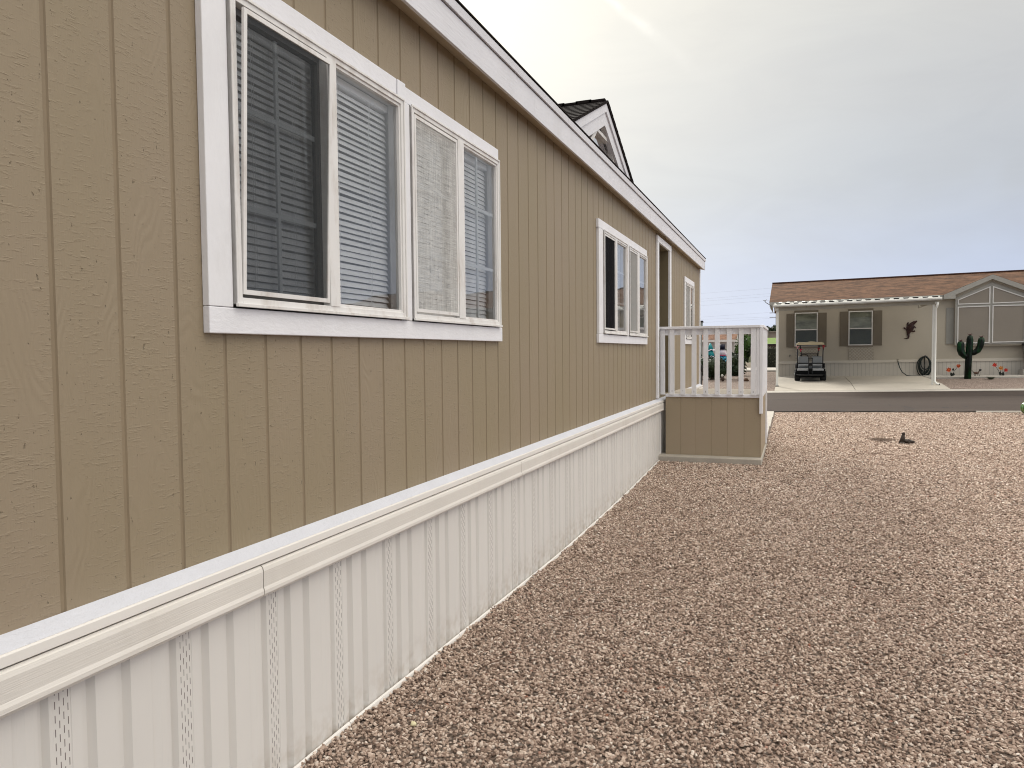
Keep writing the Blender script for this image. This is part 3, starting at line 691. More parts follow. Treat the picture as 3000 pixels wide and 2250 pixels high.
# ------------------------------------------------------------------ porch deck
DK = thing('porch_deck', (.7, 11.2, .2), 'raised tan porch deck with white picket railing beside the home', 'deck')
YD = 10.42
mw, mg = MB(), MB()
def grooved_x(x0, x1, y, z0, z1, gs):
    pts = [(x0, y)]
    for g in gs: pts += [(g - .003, y), (g - .0015, y + .0018), (g + .0015, y + .0018), (g + .003, y)]
    pts.append((x1, y))
    for (a, ya), (b, yb) in zip(pts, pts[1:]): (mg if max(ya, yb) > y + .001 else mw).quad((a, ya, z0), (b, yb, z0), (b, yb, z1), (a, ya, z1))
grooved_x(.098, 1.352, YD, .206, 1.03, [.305, .513, .725, .935, 1.15])
mw.build('side_panel', SIDING_DECK, DK, also=(mg, M('deck_groove', (.27, .215, .14), .6, .08)))
MB().box(1.3525, 1.370, YD - .002, 12.05, .206, 1.03).build('side_panel', SIDING_DECK, DK)
MB().box(.098, 1.352, YD + .02, YD + .03, .2, 1.0).build('panel_backing', DARK, DK)
mb = MB()
for i in range(12):
    a = YD + .03 + i*.1395; mb.box(.085, 1.372, a, a + .134, 1.018, 1.046)
mb.build('deck_floor', DECKBOARD, DK, bevel=.003)
MB().box(.098, 1.348, YD - .022, YD + .0, 1.012, 1.055).build('kick_board', WHITE, DK, bevel=.003)
NAIL = M('nail_rust', (.05, .04, .04), .7)
for i, xc in enumerate([.062, .192, .339, .491, .648, .800, .957, 1.111, 1.268]):
    b_ = MB().box(xc - .0325, xc + .0325, YD - .043, YD - .024, 1.045 + R3.uniform(-.006, .004), 1.952).build('baluster', WHITE_V, DK, bevel=.002)
    if i:
        MB().box(xc - .002, xc + .003, YD - .0445, YD - .0425, 1.085 + R3.uniform(-.01, .01), 1.102).build('nail', NAIL, b_)
mb = MB(); mb.box(1.305, 1.3255, YD - .041, YD - .022, 1.05, 1.952); mb.box(1.327, 1.3455, YD - .042, YD - .0, 1.055, 1.952); mb.build('post', WHITE_V, DK, bevel=.002)
MB().box(1.347, 1.390, YD - .044, YD + .045, .800, 1.952).build('post', WHITE_V, DK, bevel=.003)
MB().box(1.345, 1.392, 12.0, 12.09, .21, 1.95).build('post', WHITE_V, DK, bevel=.003)
for i in range(9):
    y = YD + .16 + i*.157; MB().box(1.374, 1.390, y, y + .062, 1.02, 1.952).build('baluster', WHITE_V, DK, bevel=.002)
mb = MB(); mb.prism([(-.0, YD - .065), (1.355, YD - .065), (1.405, YD - .01), (1.405, 12.11), (1.325, 12.11), (1.325, YD + .03), (-.0, YD + .03)], 'z', 1.953, 1.988)
mb.build('top_rail', WHITE, DK, bevel=.004)
mb = MB(); mb.box(1.32, 1.344, YD + .05, 11.99, 1.86, 1.95); mb.box(.02, 1.30, YD - .022, YD + .0, 1.87, 1.952); mb.build('rail_support', WHITE, DK)
mb = MB()
for i in range(3): mb.box(.34, 1.34, 12.06 + i*.27, 12.35 + i*.27, .80 - i*.2, .84 - i*.2)
mb.build('step', DECKBOARD, DK)
mb = MB(); mb.add([(x, y, z) for x in (1.345, 1.38) for y, z in ((12.1, .92), (12.1, .5), (12.85, .2), (12.95, .2), (12.95, .36))], [(4,3,2,1,0), (5,6,7,8,9), (0,1,6,5), (1,2,7,6), (2,3,8,7), (3,4,9,8), (4,0,5,9)])
mb.build('step_stringer', WHITE_V, DK)

# ------------------------------------------------------------------ the home across the road
FH = lambda x: .012*(x - 1.3)
FAR = thing('manufactured_home', (9, 34, .6), 'beige home with brown shingle roof and tan window shutters across the road', 'house')
BEIGE = M('beige_siding', (.43, .39, .315), .6, .05, 1.2, bump=.2, bscale=3, bstretch=(14, 1, .3), dirt=((.36, .31, .24), .8, .2))
def wall_lines_mat(name, col, pitch):
    m, nt, b, tc, out = new_mat(name)
    sep = nt.n('ShaderNodeSeparateXYZ', {0: tc}); x = sep.outputs[0]
    u = nt.m('FLOORED_MODULO', x, pitch); f = nt.m('LESS_THAN', u, .014)
    idx = nt.m('FLOOR', nt.m('DIVIDE', x, pitch)); rnd = nt.n('ShaderNodeTexWhiteNoise', {'W': idx}, noise_dimensions='1D').outputs[0]
    n1 = nt.noise(nt.mapping(tc, (1, 1, .3)), 2, 4)
    c = nt.mix(n1, C4(mul(col, .90)), C4(mul(col, 1.08))); c = nt.mix(nt.m('MULTIPLY', rnd, .14), c, C4(mul(col, .6)))
    c = nt.mix(nt.m('MULTIPLY', f, .55), c, C4(mul(col, .45)))
    nt.set(b, 'Base Color', c); nt.set(b, 'Roughness', .6); return m
FSKIRT = wall_lines_mat('pale_skirting', (.56, .525, .455), .135)
GREYT = M('grey_trim', (.36, .35, .315), .6, .06, 2)
SHUT = M('tan_shutter', (.15, .128, .095), .6, .1, 2, bump=.4, bscale=8, bstretch=(.2, .2, 9))
SHUTG = M('grey_shutter', (.27, .265, .24), .6, .08, 2)
SUNSCR = M('sun_screen', (.275, .245, .205), .75, .06, 1.5, fine=.2)
def roof_mat(name, col, sc=1.0):
    m, nt, b, tc, out = new_mat(name)
    br = nt.n('ShaderNodeTexBrick', {'Vector': nt.mapping(tc, (1, 1, 1)), 'Scale': 3.2*sc, 'Mortar Size': .012, 'Brick Width': .9, 'Row Height': .45, 'Color1': C4(mul(col, .72)), 'Color2': C4(mul(col, 1.3)), 'Mortar': C4(mul(col, .45))}, offset=.5)
    n1 = nt.noise(nt.mapping(tc, (1, 1.6, 1.6)), 2.2, 6, .75)
    c = nt.mix(.7, br.outputs[0], nt.mix(nt.m('MINIMUM', nt.m('MAXIMUM', nt.m('MULTIPLY_ADD', n1, 5.0, -2.0), 0), 1), C4(mul(col, .5)), C4(mul(col, 1.75))))
    nt.set(b, 'Base Color', c); nt.set(b, 'Roughness', .9); nt.set(b, 'Specular IOR Level', .15); return m
BROWN = roof_mat('brown_shingle', (.098, .052, .030))
XL, XR, YF = 1.2, 19.6, 31.0
mb = MB(); mb.sbox(XL, XR, YF, YF + 8, .55, 3.5, FH)
for x_ in (XL, XR): mb.add([(x_, YF, 3.5+FH(x_)), (x_, YF+8, 3.5+FH(x_)), (x_, YF+4, 4.5+FH(x_))], [(0, 1, 2)])
mb.build('wall', BEIGE, FAR)
MB().sbox(XL - .01, XR, YF - .02, YF - .001, .5, 1.095, FH).build('skirting', FSKIRT, FAR)
MB().sbox(XL - .015, XR, YF - .05, YF - .001, 1.096, 1.195, FH).build('skirting_cap', M('pale_cap', (.58, .54, .46), .6, .05), FAR)
mb = MB(); ye, ze, yr_, zr = 30.88, 3.54, 35.0, 4.62
xs = (XL - .33, XR + .3)
mb.add([(x, y, z + FH(x)) for x in xs for y, z in ((ye, ze), (yr_, zr), (39.45, ze), (39.45, ze-.05), (yr_, zr-.06), (ye, ze-.05))], [(0,1,7,6), (1,2,8,7), (3,4,10,9), (4,5,11,10), (5,0,6,11), (2,3,9,8), (0,5,4,1), (1,4,3,2), (6,7,10,11), (7,8,9,10)])
rf = mb.build('roof', BROWN, FAR)
MB().sbox(XL - .33, XR + .3, yr_ - .12, yr_ + .12, zr - .01, zr + .03, FH).build('ridge_cap', M('ridge_shingle', (.09, .045, .035), .9), rf)
mb = MB(); mb.sbox(XL - .32, XR + .29, ye - .015, ye, ze - .17, ze - .005, FH); mb.sbox(XL - .32, XR + .29, ye, YF, ze - .17, ze - .15, FH)
mb.build('fascia', GREYT, FAR)
mb = MB(); mb.add([(XL - .31, ye, ze - .17), (XL - .31, ye, ze - .05), (XL - .31, YF + .5, ze + .06), (XL - .31, YF + .5, ze - .22), (XL - .2, ye, ze - .17), (XL - .2, YF + .5, ze - .42)], [(0,1,2,3), (0,3,5,4)]); mb.build('rake_board', GREYT, FAR)
PANE_F = glass_mat('far_glass', (.8, .82, .78), .75)
def far_window(x0, x1, z0, z1, zm):
    mb = MB(); y = YF
    for a, b, c_, d in ((x0, x0+.035, z0, z1), (x1-.035, x1, z0, z1), (x0+.035, x1-.035, z0, z0+.035), (x0+.035, x1-.035, z1-.035, z1), (x0+.035, x1-.035, zm-.02, zm+.02)): mb.box(a, b, y - .05, y - .002, c_, d)
    fo = mb.build('window', M('far_window_white', (.66, .65, .62), .5), FAR)
    MB().quad((x0+.03, y-.028, z0+.03), (x1-.03, y-.028, z0+.03), (x1-.03, y-.028, z1-.03), (x0+.03, y-.028, z1-.03)).build('pane', PANE_F, fo)
    MB().quad((x0+.03, y-.006, z0+.03), (x1-.03, y-.006, z0+.03), (x1-.03, y-.006, zm), (x0+.03, y-.006, zm)).build('lower_sash', M('far_glass_dark', (.13, .14, .115), .4, .2, 1.5), fo)
    up_ = MB(); n = 14; vs = []
    for i in range(n+1):
        x = x0 + .03 + (x1-x0-.06)*i/n; dx = .006*math.sin(i*1.9)
        vs += [(x, y-.012+dx, zm), (x, y-.012-dx, (zm+z1)/2), (x, y-.012+dx*.5, z1-.03)]
    up_.add(vs, [(3*i, 3*i+3, 3*i+4, 3*i+1) for i in range(n)] + [(3*i+1, 3*i+4, 3*i+5, 3*i+2) for i in range(n)], True).build('shade', M('shade_film', (.46, .48, .44), .35, .5, 2.2, stretch=(1, 1, 3)), fo)
    mb = MB(); mb.box(x0 - .02, x1 + .02, y - .035, y - .001, z1 + .001, z1 + .085); mb.build('window_head', SHUT, fo)
    mb = MB(); mb.box(x0 - .02, x1 + .02, y - .035, y - .001, z0 - .06, z0 - .001); mb.build('window_sill', M('far_sill', (.22, .19, .15), .6), fo)
    return fo
far_window(1.81, 2.64, 1.785, 3.095, 2.43); far_window(3.73, 4.56, 1.80, 3.105, 2.44)
for x0, x1, z0, z1, m_ in [(1.505, 1.79, 1.75, 3.065, SHUT), (2.66, 2.96, 1.755, 3.075, SHUT), (3.425, 3.71, 1.77, 3.095, SHUT), (4.585, 4.885, 1.785, 3.105, SHUT), (6.99, 7.235, 1.81, 3.13, SHUTG), (9.50, 9.74, 1.84, 3.16, SHUTG)]:
    s_ = MB().box(x0, x1, YF - .03, YF - .001, z0, z1).build('shutter', m_, FAR)
    if m_ is SHUT: s_['label'] = 'brown shutter beside a small window'
def lattice(x0, x1, z0, z1):
    mb = MB(); y = YF - .02
    MB().box(x0, x1, y + .0, YF - .001, z0, z1).build('lattice_backing', M('lattice_dark', (.36, .325, .265), .7), FAR)
    n = 7
    for s_ in (-1, 1):
        for i in range(-n, n*2):
            xa = x0 + (x1-x0)*i/n*.95; h = z1 - z0
            p = [(xa, z0), (xa + s_*h, z1)]
            (ax, az), (bx, bz) = p
            def clip(ax, az, bx, bz):
                t0, t1 = 0, 1; dx = bx - ax
                for lo, hi, a_, d in ((x0+.01, x1-.01, ax, dx),):
                    ta, tb = (lo - a_)/d, (hi - a_)/d
                    t0, t1 = max(t0, min(ta, tb)), min(t1, max(ta, tb))
                return t0, t1
            t0, t1 = clip(ax, az, bx, bz)
            if t1 - t0 < .08: continue
            A = (ax + (bx-ax)*t0, az + h*t0); B = (ax + (bx-ax)*t1, az + h*t1); wv = .012
            yy = y - .004*(1 if s_ > 0 else 2)
            mb.quad((A[0]-wv, yy, A[1]), (A[0]+wv, yy, A[1]), (B[0]+wv, yy, B[1]), (B[0]-wv, yy, B[1]))
    mb.build('lattice_panel', M('lattice_pale', (.47, .43, .36), .6), FAR)
lattice(1.82, 2.65, 1.2, 1.69); lattice(3.735, 4.61, 1.22, 1.71)
# big gable bay
ax_, az_ = 8.37, 4.275
BX = lambda x: 1.77 + (x - 1.77)*1.0; BZ = lambda z: 1.65 + (z - 1.65)*1.0
gb = MB(); hwg, sg = 1.5, .44
gb.add([(x, y, z) for y in (30.862, YF + 3) for x, z in ((ax_ - 1.12, 1.735), (ax_ + 1.12, 1.735), (ax_ + 1.12, az_ - .12 - 1.12*sg), (ax_, az_ - .12), (ax_ - 1.12, az_ - .12 - 1.12*sg))], [(0,1,2,3,4), (9,8,7,6,5), (0,4,9,5), (1,6,7,2)])
gwall = gb.build('gable_wall', BEIGE, FAR)
gr = MB()
for s_ in (-1, 1):
    e = ax_ + s_*hwg
    gr.add([(x, y, z) for y in (30.72, YF + 3.6) for x, z in ((ax_, az_), (e, az_ - hwg*sg), (e, az_ - hwg*sg - .03), (ax_, az_ - .03))], [(0,1,2,3), (4,7,6,5), (0,4,5,1), (2,6,7,3), (1,5,6,2)])
gr.build('gable_roof', BROWN, FAR)
gr = MB()
for s_ in (-1, 1):
    e = ax_ + s_*hwg
    gr.add([(x, y, z) for y in (30.70, 30.74) for x, z in ((ax_, az_ - .012), (e, az_ - hwg*sg - .012), (e, az_ - hwg*sg - .17), (e - s_*.36, az_ - hwg*sg - .17), (e - s_*.36, az_ - hwg*sg - .03), (ax_, az_ - .175))], [(0,1,2,3,4,5), (11,10,9,8,7,6), (0,6,7,1), (1,7,8,2), (2,8,9,3), (3,9,10,4), (4,10,11,5)])
    gr.add([(ax_, 30.74, az_ - .175), (e - s_*.36, 30.74, az_ - .175 - (hwg - .36)*sg), (e - s_*.36, 30.862, az_ - .175 - (hwg-.36)*sg), (ax_, 30.862, az_ - .175)], [(0, 1, 2, 3)])
gr.build('gable_trim', GREYT, FAR)
bt = MB(); bt.add([(BX(x), y, BZ(z)) for y in (30.832, 30.86205) for x, z in ((7.25, 1.77), (9.5, 1.80), (9.5, 3.50), (8.39, 3.99), (7.25, 3.47))], [(0,1,2,3,4), (9,8,7,6,5), (0,5,6,1), (1,6,7,2), (2,7,8,3), (3,8,9,4), (4,9,5,0)])
bay = bt.build('window_surround', GREYT, FAR)
def bay_pane(poly, k=.035):
    poly = [(BX(x), BZ(z)) for x, z in poly]
    cx, cz = sum(p[0] for p in poly)/len(poly), sum(p[1] for p in poly)/len(poly)
    n = len(poly); y0, y1 = 30.80, 30.83
    inn = []
    for i in range(n):
        p0_, p1_, p2_ = Vector(poly[i-1]), Vector(poly[i]), Vector(poly[(i+1) % n])
        e1, e2 = (p1_ - p0_).normalized(), (p2_ - p1_).normalized(); n1, n2 = Vector((-e1.y, e1.x)), Vector((-e2.y, e2.x))
        b_ = (n1 + n2); b_ = b_ / b_.dot(n1); inn.append(tuple(p1_ + b_*k))
    vs = [(x, y0, z) for x, z in poly] + [(x, y0, z) for x, z in inn] + [(x, y1, z) for x, z in poly] + [(x, y1, z) for x, z in inn]
    fs = []
    for i in range(n):
        j = (i+1) % n; fs += [(i, j, n+j, n+i), (i, 2*n+i, 2*n+j, j), (n+i, n+j, 3*n+j, 3*n+i)]
    fo = MB().add(vs, fs).build('window', M('far_window_white', (.66, .65, .62), .5), FAR)
    MB().add([(x, 30.818, z) for x, z in inn], [tuple(range(n))]).build('sun_screen', SUNSCR, fo)
    if n == 4 and abs(poly[0][1] - poly[1][1]) < .1 and poly[2][1] - poly[1][1] > 1:
        MB().box(inn[0][0], inn[1][0], YF - .104, 30.8185, 2.455, 2.475).build('screen_bar', M('screen_bar', (.22, .195, .165), .7), fo)
bay_pane([(7.32, 1.82), (8.33, 1.83), (8.33, 3.17), (7.32, 3.155)]); bay_pane([(8.40, 1.84), (9.40, 1.85), (9.40, 3.17), (8.40, 3.175)])
bay_pane([(7.32, 3.23), (8.33, 3.235), (8.33, 3.86), (7.32, 3.41)]); bay_pane([(8.40, 3.235), (9.40, 3.25), (9.40, 3.43), (8.40, 3.86)])
far_window(12.2, 13.0, 1.9, 3.2, 2.55); far_window(15.4, 16.2, 1.92, 3.22, 2.57)
# small fittings
brk = MB(); brk.tube([(.98, 30.6, 3.36), (.76, 30.55, 3.50), (.70, 30.55, 3.58), (.66, 30.55, 3.60)], .014, 6).tube([(.70, 30.55, 3.56), (.78, 30.55, 3.62)], .012, 6).build('aerial_bracket', M('bracket_metal', (.16, .16, .165), .5), FAR)
fc = MB(); fc.box(1.615, 1.665, YF - .06, YF - .001, 1.40, 1.46); fc.tube([(1.65, YF - .06, 1.45), (1.65, YF - .12, 1.45), (1.65, YF - .13, 1.40)], .014, 6); fc.box(1.615, 1.64, YF-.09, YF-.06, 1.36, 1.40); fc.build('outdoor_tap', M('tap_grey', (.2, .19, .17), .5), FAR)

# carport
CP = thing('carport', (3.6, 28.5, .5), 'white metal carport roof on two white posts against the beige home', 'carport')
CPW = M('carport_white', (.80, .795, .74), .45, .05, 1.5)
KS = .0165
cf = lambda x: KS*(x - 1.26)
mb = MB(); n = 18; x0, x1 = 1.16, 6.06; wv = (x1 - x0)/n
for i in range(n):
    a = x0 + i*wv
    sec = [(0, .0), (.18, .0), (.34, .05), (.66, .05), (.82, .0), (1.0, .0)]
    for (p, hp), (q, hq) in zip(sec, sec[1:]):
        xa, xb = a + p*wv, a + q*wv
        for dzz in (0, ):
            mb.quad((xa, 26.52, 3.165+hp+cf(xa)), (xb, 26.52, 3.165+hq+cf(xb)), (xb, 30.45, 3.455+hq+.35*cf(xb)), (xa, 30.45, 3.455+hp+.35*cf(xa)))
rpan = mb
MB().sbox(x0, x1, 26.58, 30.5, 3.10, 3.105, cf).build('ceiling_panel', M('carport_ceiling', (.42, .40, .34), .7), CP) if False else None
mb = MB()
for i in range(n):      # shade in the recessed pan valleys, painted as dark patches above the gutter
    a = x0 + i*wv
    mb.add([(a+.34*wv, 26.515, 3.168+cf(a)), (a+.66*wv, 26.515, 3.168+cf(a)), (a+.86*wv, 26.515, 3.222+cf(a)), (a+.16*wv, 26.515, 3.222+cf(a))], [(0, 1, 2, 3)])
mb2 = MB().sbox(x0, x1, 26.52, 26.55, 3.15, 3.235, cf); rpan.add(mb2.v, mb2.f)
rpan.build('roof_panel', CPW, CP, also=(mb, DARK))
mb = MB(); mb.prism([(26.40, 3.085), (26.52, 3.085), (26.52, 3.15), (26.405, 3.175), (26.385, 3.165), (26.385, 3.12), (26.40, 3.11)], 'x', x0 - .04, x1 + .04, cf)
gut = mb.build('gutter', CPW, CP)
MB().prism([(26.40, 3.083), (26.384, 3.112), (26.383, 3.118), (26.395, 3.09)], 'x', x0 - .03, x1 + .03, cf).build('gutter_shadow_line', M('gutter_grey', (.45, .44, .41), .5), gut)
mb = MB(); mb.sbox(x0, x1, 26.54, 26.62, 2.965, 3.095, cf); mb.sbox(x0, x0 + .05, 26.62, 30.5, 3.06, 3.16, cf); mb.sbox(x1 - .05, x1, 26.62, 30.5, 3.06, 3.16, cf); mb.build('beam', M('carport_beam', (.36, .335, .28), .5), CP)  # beam colour darkened to carry the shadow under the gutter
p1 = MB().box(1.215, 1.295, 26.56, 26.64, zg(1.25, 26.6) + .02, 3.0).build('post', CPW, CP, bevel=.008)
MB().box(1.18, 1.29, 26.50, 26.555, 2.98, 3.06).build('post_bracket', CPW, CP)
p2 = MB().box(5.868, 5.925, 26.56, 26.64, zg(5.9, 26.6) + .02, 3.06).build('post', CPW, CP, bevel=.008)
MB().box(5.92, 6.03, 26.50, 26.555, 3.06, 3.12).build('post_bracket', CPW, CP)
zb_ = zg(6, 26.6)
dsp = MB().tube([(5.99, 26.46, 3.10), (5.975, 26.48, 2.98), (5.948, 26.53, 2.9), (5.948, 26.53, zb_+.14), (5.985, 26.47, zb_+.07), (6.06, 26.42, zb_+.045)], .034, 8).build('downspout', CPW, CP)
MB().tube([(6.058, 26.421, zb_+.046), (6.064, 26.417, zb_+.044)], .031, 8).build('spout_mouth', DARK, dsp)
MB().box(1.20, 1.31, 26.5, 26.66, zg(1.25, 26.6) + .016, zg(1.25, 26.6)+.055).build('post_foot', BLACK, CP)

# golf cart (seen from behind, two rows of seats)
gcz = zg(2.34, 28.6) + .036
GC = thing('golf_cart', (2.34, 28.5, gcz), 'black golf cart with grey seats and cream roof parked under the carport', 'golf cart')
SEAT = M('grey_vinyl', (.26, .275, .28), .45, .08, 4)
SEATW = M('pale_vinyl', (.40, .41, .41), .45, .08, 4)
CREAM = M('cream_canopy', (.62, .54, .36), .5, .1, 4)
def cushion(name, x0, x1, y0, y1, z0, z1, m, r=.05, tilt=0):
    o = MB().box(x0, x1, y0, y1, z0, z1).build(name, m, GC, local=True, bevel=r)
    o.modifiers['bevel'].segments = 4
    return o
body = MB(); body.prism([(0.0, .30), (.10, .42), (.55, .44), (.62, .30), (1.10, .27), (1.30, .30), (1.75, .62), (1.95, .60), (2.15, .42), (2.18, .24), (.08, .20)], 'x', -.50, .50)
body.box(-.46, .46, -.30, .02, .20, .245); body.box(-.50, .50, .02, .10, .14, .36)
body.build('body', M('black_bodywork', (.004, .004, .0045), (.6), .2, spec=.15), GC, local=True, bevel=.03)
mb = MB(); mb.box(-.40, .40, -.315, -.302, .205, .235); mb.build('bumper_strip', M('grey_strip', (.04, .04, .04), .5), GC, local=True)
for sx in (-1, 1):
    for yy in (.22, 1.82):
        wh = MB().tube([(sx*.33, yy, .18), (sx*.35, yy, .18), (sx*.51, yy, .18), (sx*.53, yy, .18)], [.15, .18, .18, .15], 20).build('wheel', RUBBER, GC, local=True)
        MB().tube([(sx*.50, yy, .18), (sx*.536, yy, .18)], [.09, .08], 14).build('rim', M('rim_grey', (.3, .3, .3), .4, metal=.6), wh)
    mb = MB().tube([(sx*.425, .50, .36), (sx*.43, .52, .95), (sx*.44, .54, 1.29)], .019, 8); mb.build('roof_strut', STEEL, GC, local=True)
    mb = MB().tube([(sx*.27, 1.75, .60), (sx*.28, 1.68, .90), (sx*.34, 1.48, 1.29)], .019, 8); mb.build('roof_strut', STEEL, GC, local=True)
    # arm rest loop
    MB().tube([(sx*.44, .05, .42), (sx*.47, -.02, .52), (sx*.47, .12, .62), (sx*.46, .32, .62), (sx*.45, .40, .50)], .02, 8).build('arm_rest', BLACK, GC, local=True)
    cushion('seat_back', sx*.235 - .17, sx*.235 + .17, .58, .68, .615, .875, SEAT, .045)
    cushion('seat_back', sx*.235 - .17, sx*.235 + .17, .46, .54, .53, .60, SEATW, .02)
MB().box(-.46, .46, .53, .585, .545, .635).build('seat_rail', BLACK, GC, local=True, bevel=.01)
cushion('seat', -.42, .42, .70, 1.12, .42, .52, SEAT, .03)
cushion('seat', -.44, -.055, -.02, .34, .36, .445, SEATW, .025); cushion('seat', .065, .44, -.02, .34, .36, .445, SEATW, .025)
mb = MB()
for sx in (-.062, .062): mb.tube([(sx, -.33, .22), (sx, -.30, .40), (sx, -.04, .80), ], .014, 6) if False else mb.box(sx - .012, sx + .012, -.045, -.022, .22, .81)
mb.box(-.085, .085, -.048, -.02, .80, .825); mb.build('grab_bar', STEEL, GC, local=True)
can = MB(); can.prism([(-.48, 1.292), (.47, 1.292), (.46, 1.36), (.38, 1.392), (-.40, 1.392), (-.47, 1.35)], 'y', .35, 1.62); can.ball((0.06, .9, 1.39), (.16, .25, .035), 12, 6)
can.build('canopy', CREAM, GC, local=True, bevel=.02)
MB().box(-.43, .43, .40, 1.58, 1.27, 1.291).build('canopy_frame', STEEL, GC, local=True)
mb = MB(); mb.box(-.33, .33, 1.60, 1.62, .98, 1.0); mb.build('windscreen_bar', STEEL, GC, local=True); MB().quad((-.31, 1.70, .62), (.31, 1.70, .62), (.34, 1.6, .98), (-.34, 1.6, .98)).build('windscreen', screen_mat('tinted_screen', (.06, .05, .04), .4), GC, local=True)
st_ = [(-.20 + .15*math.cos(a), 1.28 - .07*math.sin(a), .84 + .11*math.sin(a)) for a in [2*math.pi*i/20 for i in range(20)]]
sw = MB().tube(st_, .014, 6, closed=True); sw.tube([(-.2, 1.28, .84), (-.2, 1.52, .62)], .02, 6); sw.build('steering_wheel', BLACK, GC, local=True)
for j, (bx, by, bz, cc) in enumerate([(-.43, .38, 1.23, (.55, .28, .28)), (-.32, .40, 1.12, (.45, .03, .07)), (.32, 1.44, 1.16, (.42, .02, .03)), (.45, .40, 1.24, (.40, .03, .05))]):
    b_ = MB()
    for s_ in (-1, 1): b_.ball((bx + s_*.026, by, bz + .01), (.030, .018, .024), 8, 6)
    b_.ball((bx, by - .01, bz), .02, 8, 6); b_.add([(bx - .01, by, bz), (bx - .03, by, bz - .08), (bx - .01, by, bz - .07), (bx + .015, by, bz - .085), (bx + .015, by, bz)], [(0, 1, 2), (0, 2, 4), (2, 3, 4)])
    b_.build('ribbon_bow', M('ribbon_%d' % j, cc, .5, .25, 20), GC, local=True)

# lizard wall ornament
lz = MB(); y0 = YF - .03
def blade(pts, wid, y=y0):
    n = len(pts); vs = []
    for i, (x, z) in enumerate(pts):
        a = pts[max(i-1, 0)]; b = pts[min(i+1, n-1)]; d = Vector((b[0]-a[0], b[1]-a[1])).normalized(); nn_ = Vector((-d.y, d.x))*wid[i]
        vs += [(x - nn_.x, y, z - nn_.y), (x, y - .5*wid[i], z), (x + nn_.x, y, z + nn_.y)]
    return vs, [(3*i, 3*i+1, 3*i+4, 3*i+3) for i in range(n-1)] + [(3*i+1, 3*i+2, 3*i+5, 3*i+4) for i in range(n-1)]
lz.add(*blade([(5.62, 2.045), (5.70, 2.035), (5.765, 2.05), (5.775, 2.12), (5.755, 2.20), (5.775, 2.30), (5.81, 2.40), (5.85, 2.50), (5.90, 2.58), (5.96, 2.63), (6.05, 2.68)], [.008, .018, .028, .036, .046, .085, .125, .115, .065, .055, .018]))
lzo = lz.build('lizard_ornament', M('rust_red_metal', (.03, .009, .007), .5, .5, 9))
tag(lzo, 'dark red metal lizard hanging on the beige wall', 'ornament')
for pts, wd in [([(5.80, 2.47), (5.72, 2.53), (5.735, 2.60), (5.77, 2.62)], [.028, .025, .03, .03]), ([(5.88, 2.46), (5.97, 2.47), (5.99, 2.41)], [.03, .028, .03]), ([(5.78, 2.36), (5.69, 2.39), (5.62, 2.43), (5.60, 2.42)], [.03, .03, .03, .02]), ([(5.83, 2.32), (5.92, 2.29), (5.98, 2.31)], [.03, .03, .03])]:
    b_ = MB(); b_.add(*blade(pts, wd, y0 - .004)); b_.build('leg', MATS['rust_red_metal'], lzo)

# hose on hanger
hs = MB()
for i in range(7):
    rx, rz = .235 - .016*i + R3.uniform(-.012, .012), .37 - .02*i + R3.uniform(-.02, .02); cz = .99 + .03*i*.5 - .0; cx = 6.30 + R3.uniform(-.02, .02)
    hs.tube([(cx + rx*math.sin(a), YF - .10 - .014*i - .01*math.sin(3*a), 1.35 - rz + rz*math.cos(a)) for a in [2*math.pi*k/28 for k in range(28)]], .017, 6, closed=True)
hs.tube([(5.42, YF - .10, 1.20), (5.43, YF - .13, 1.12), (5.47, YF - .16, .96), (5.56, YF - .2, .78), (5.70, YF - .24, .665), (5.85, YF - .26, .65), (6.05, YF - .26, .645), (6.25, YF - .22, .66), (6.40, YF - .16, .66)], .017, 6)
tag(hs.build('garden_hose', M('hose_black', (.012, .02, .018), .4, .2)), 'black garden hose coiled on its stand beside the carport post', 'hose')
hh = MB().tube([(6.30, YF - .1, .62), (6.30, YF - .1, 1.38)], .014, 6); hh.box(6.22, 6.38, YF - .24, YF - .02, 1.345, 1.365); hh.tube([(6.25, YF-.2, 1.36), (6.3, YF-.2, 1.40), (6.35, YF-.2, 1.36)], .012, 6)
tag(hh.build('hose_stand', M('stand_iron', (.03, .03, .03), .6)), 'thin dark iron stand holding the coiled hose', 'stand')
tp = MB().tube([(5.42, YF - .001, 1.22), (5.42, YF - .10, 1.22), (5.42, YF - .11, 1.18)], .016, 6); tp.box(5.385, 5.455, YF - .075, YF - .05, 1.25, 1.27)
tp.build('outdoor_tap', M('tap_brass', (.28, .25, .18), .4, metal=.5), FAR)

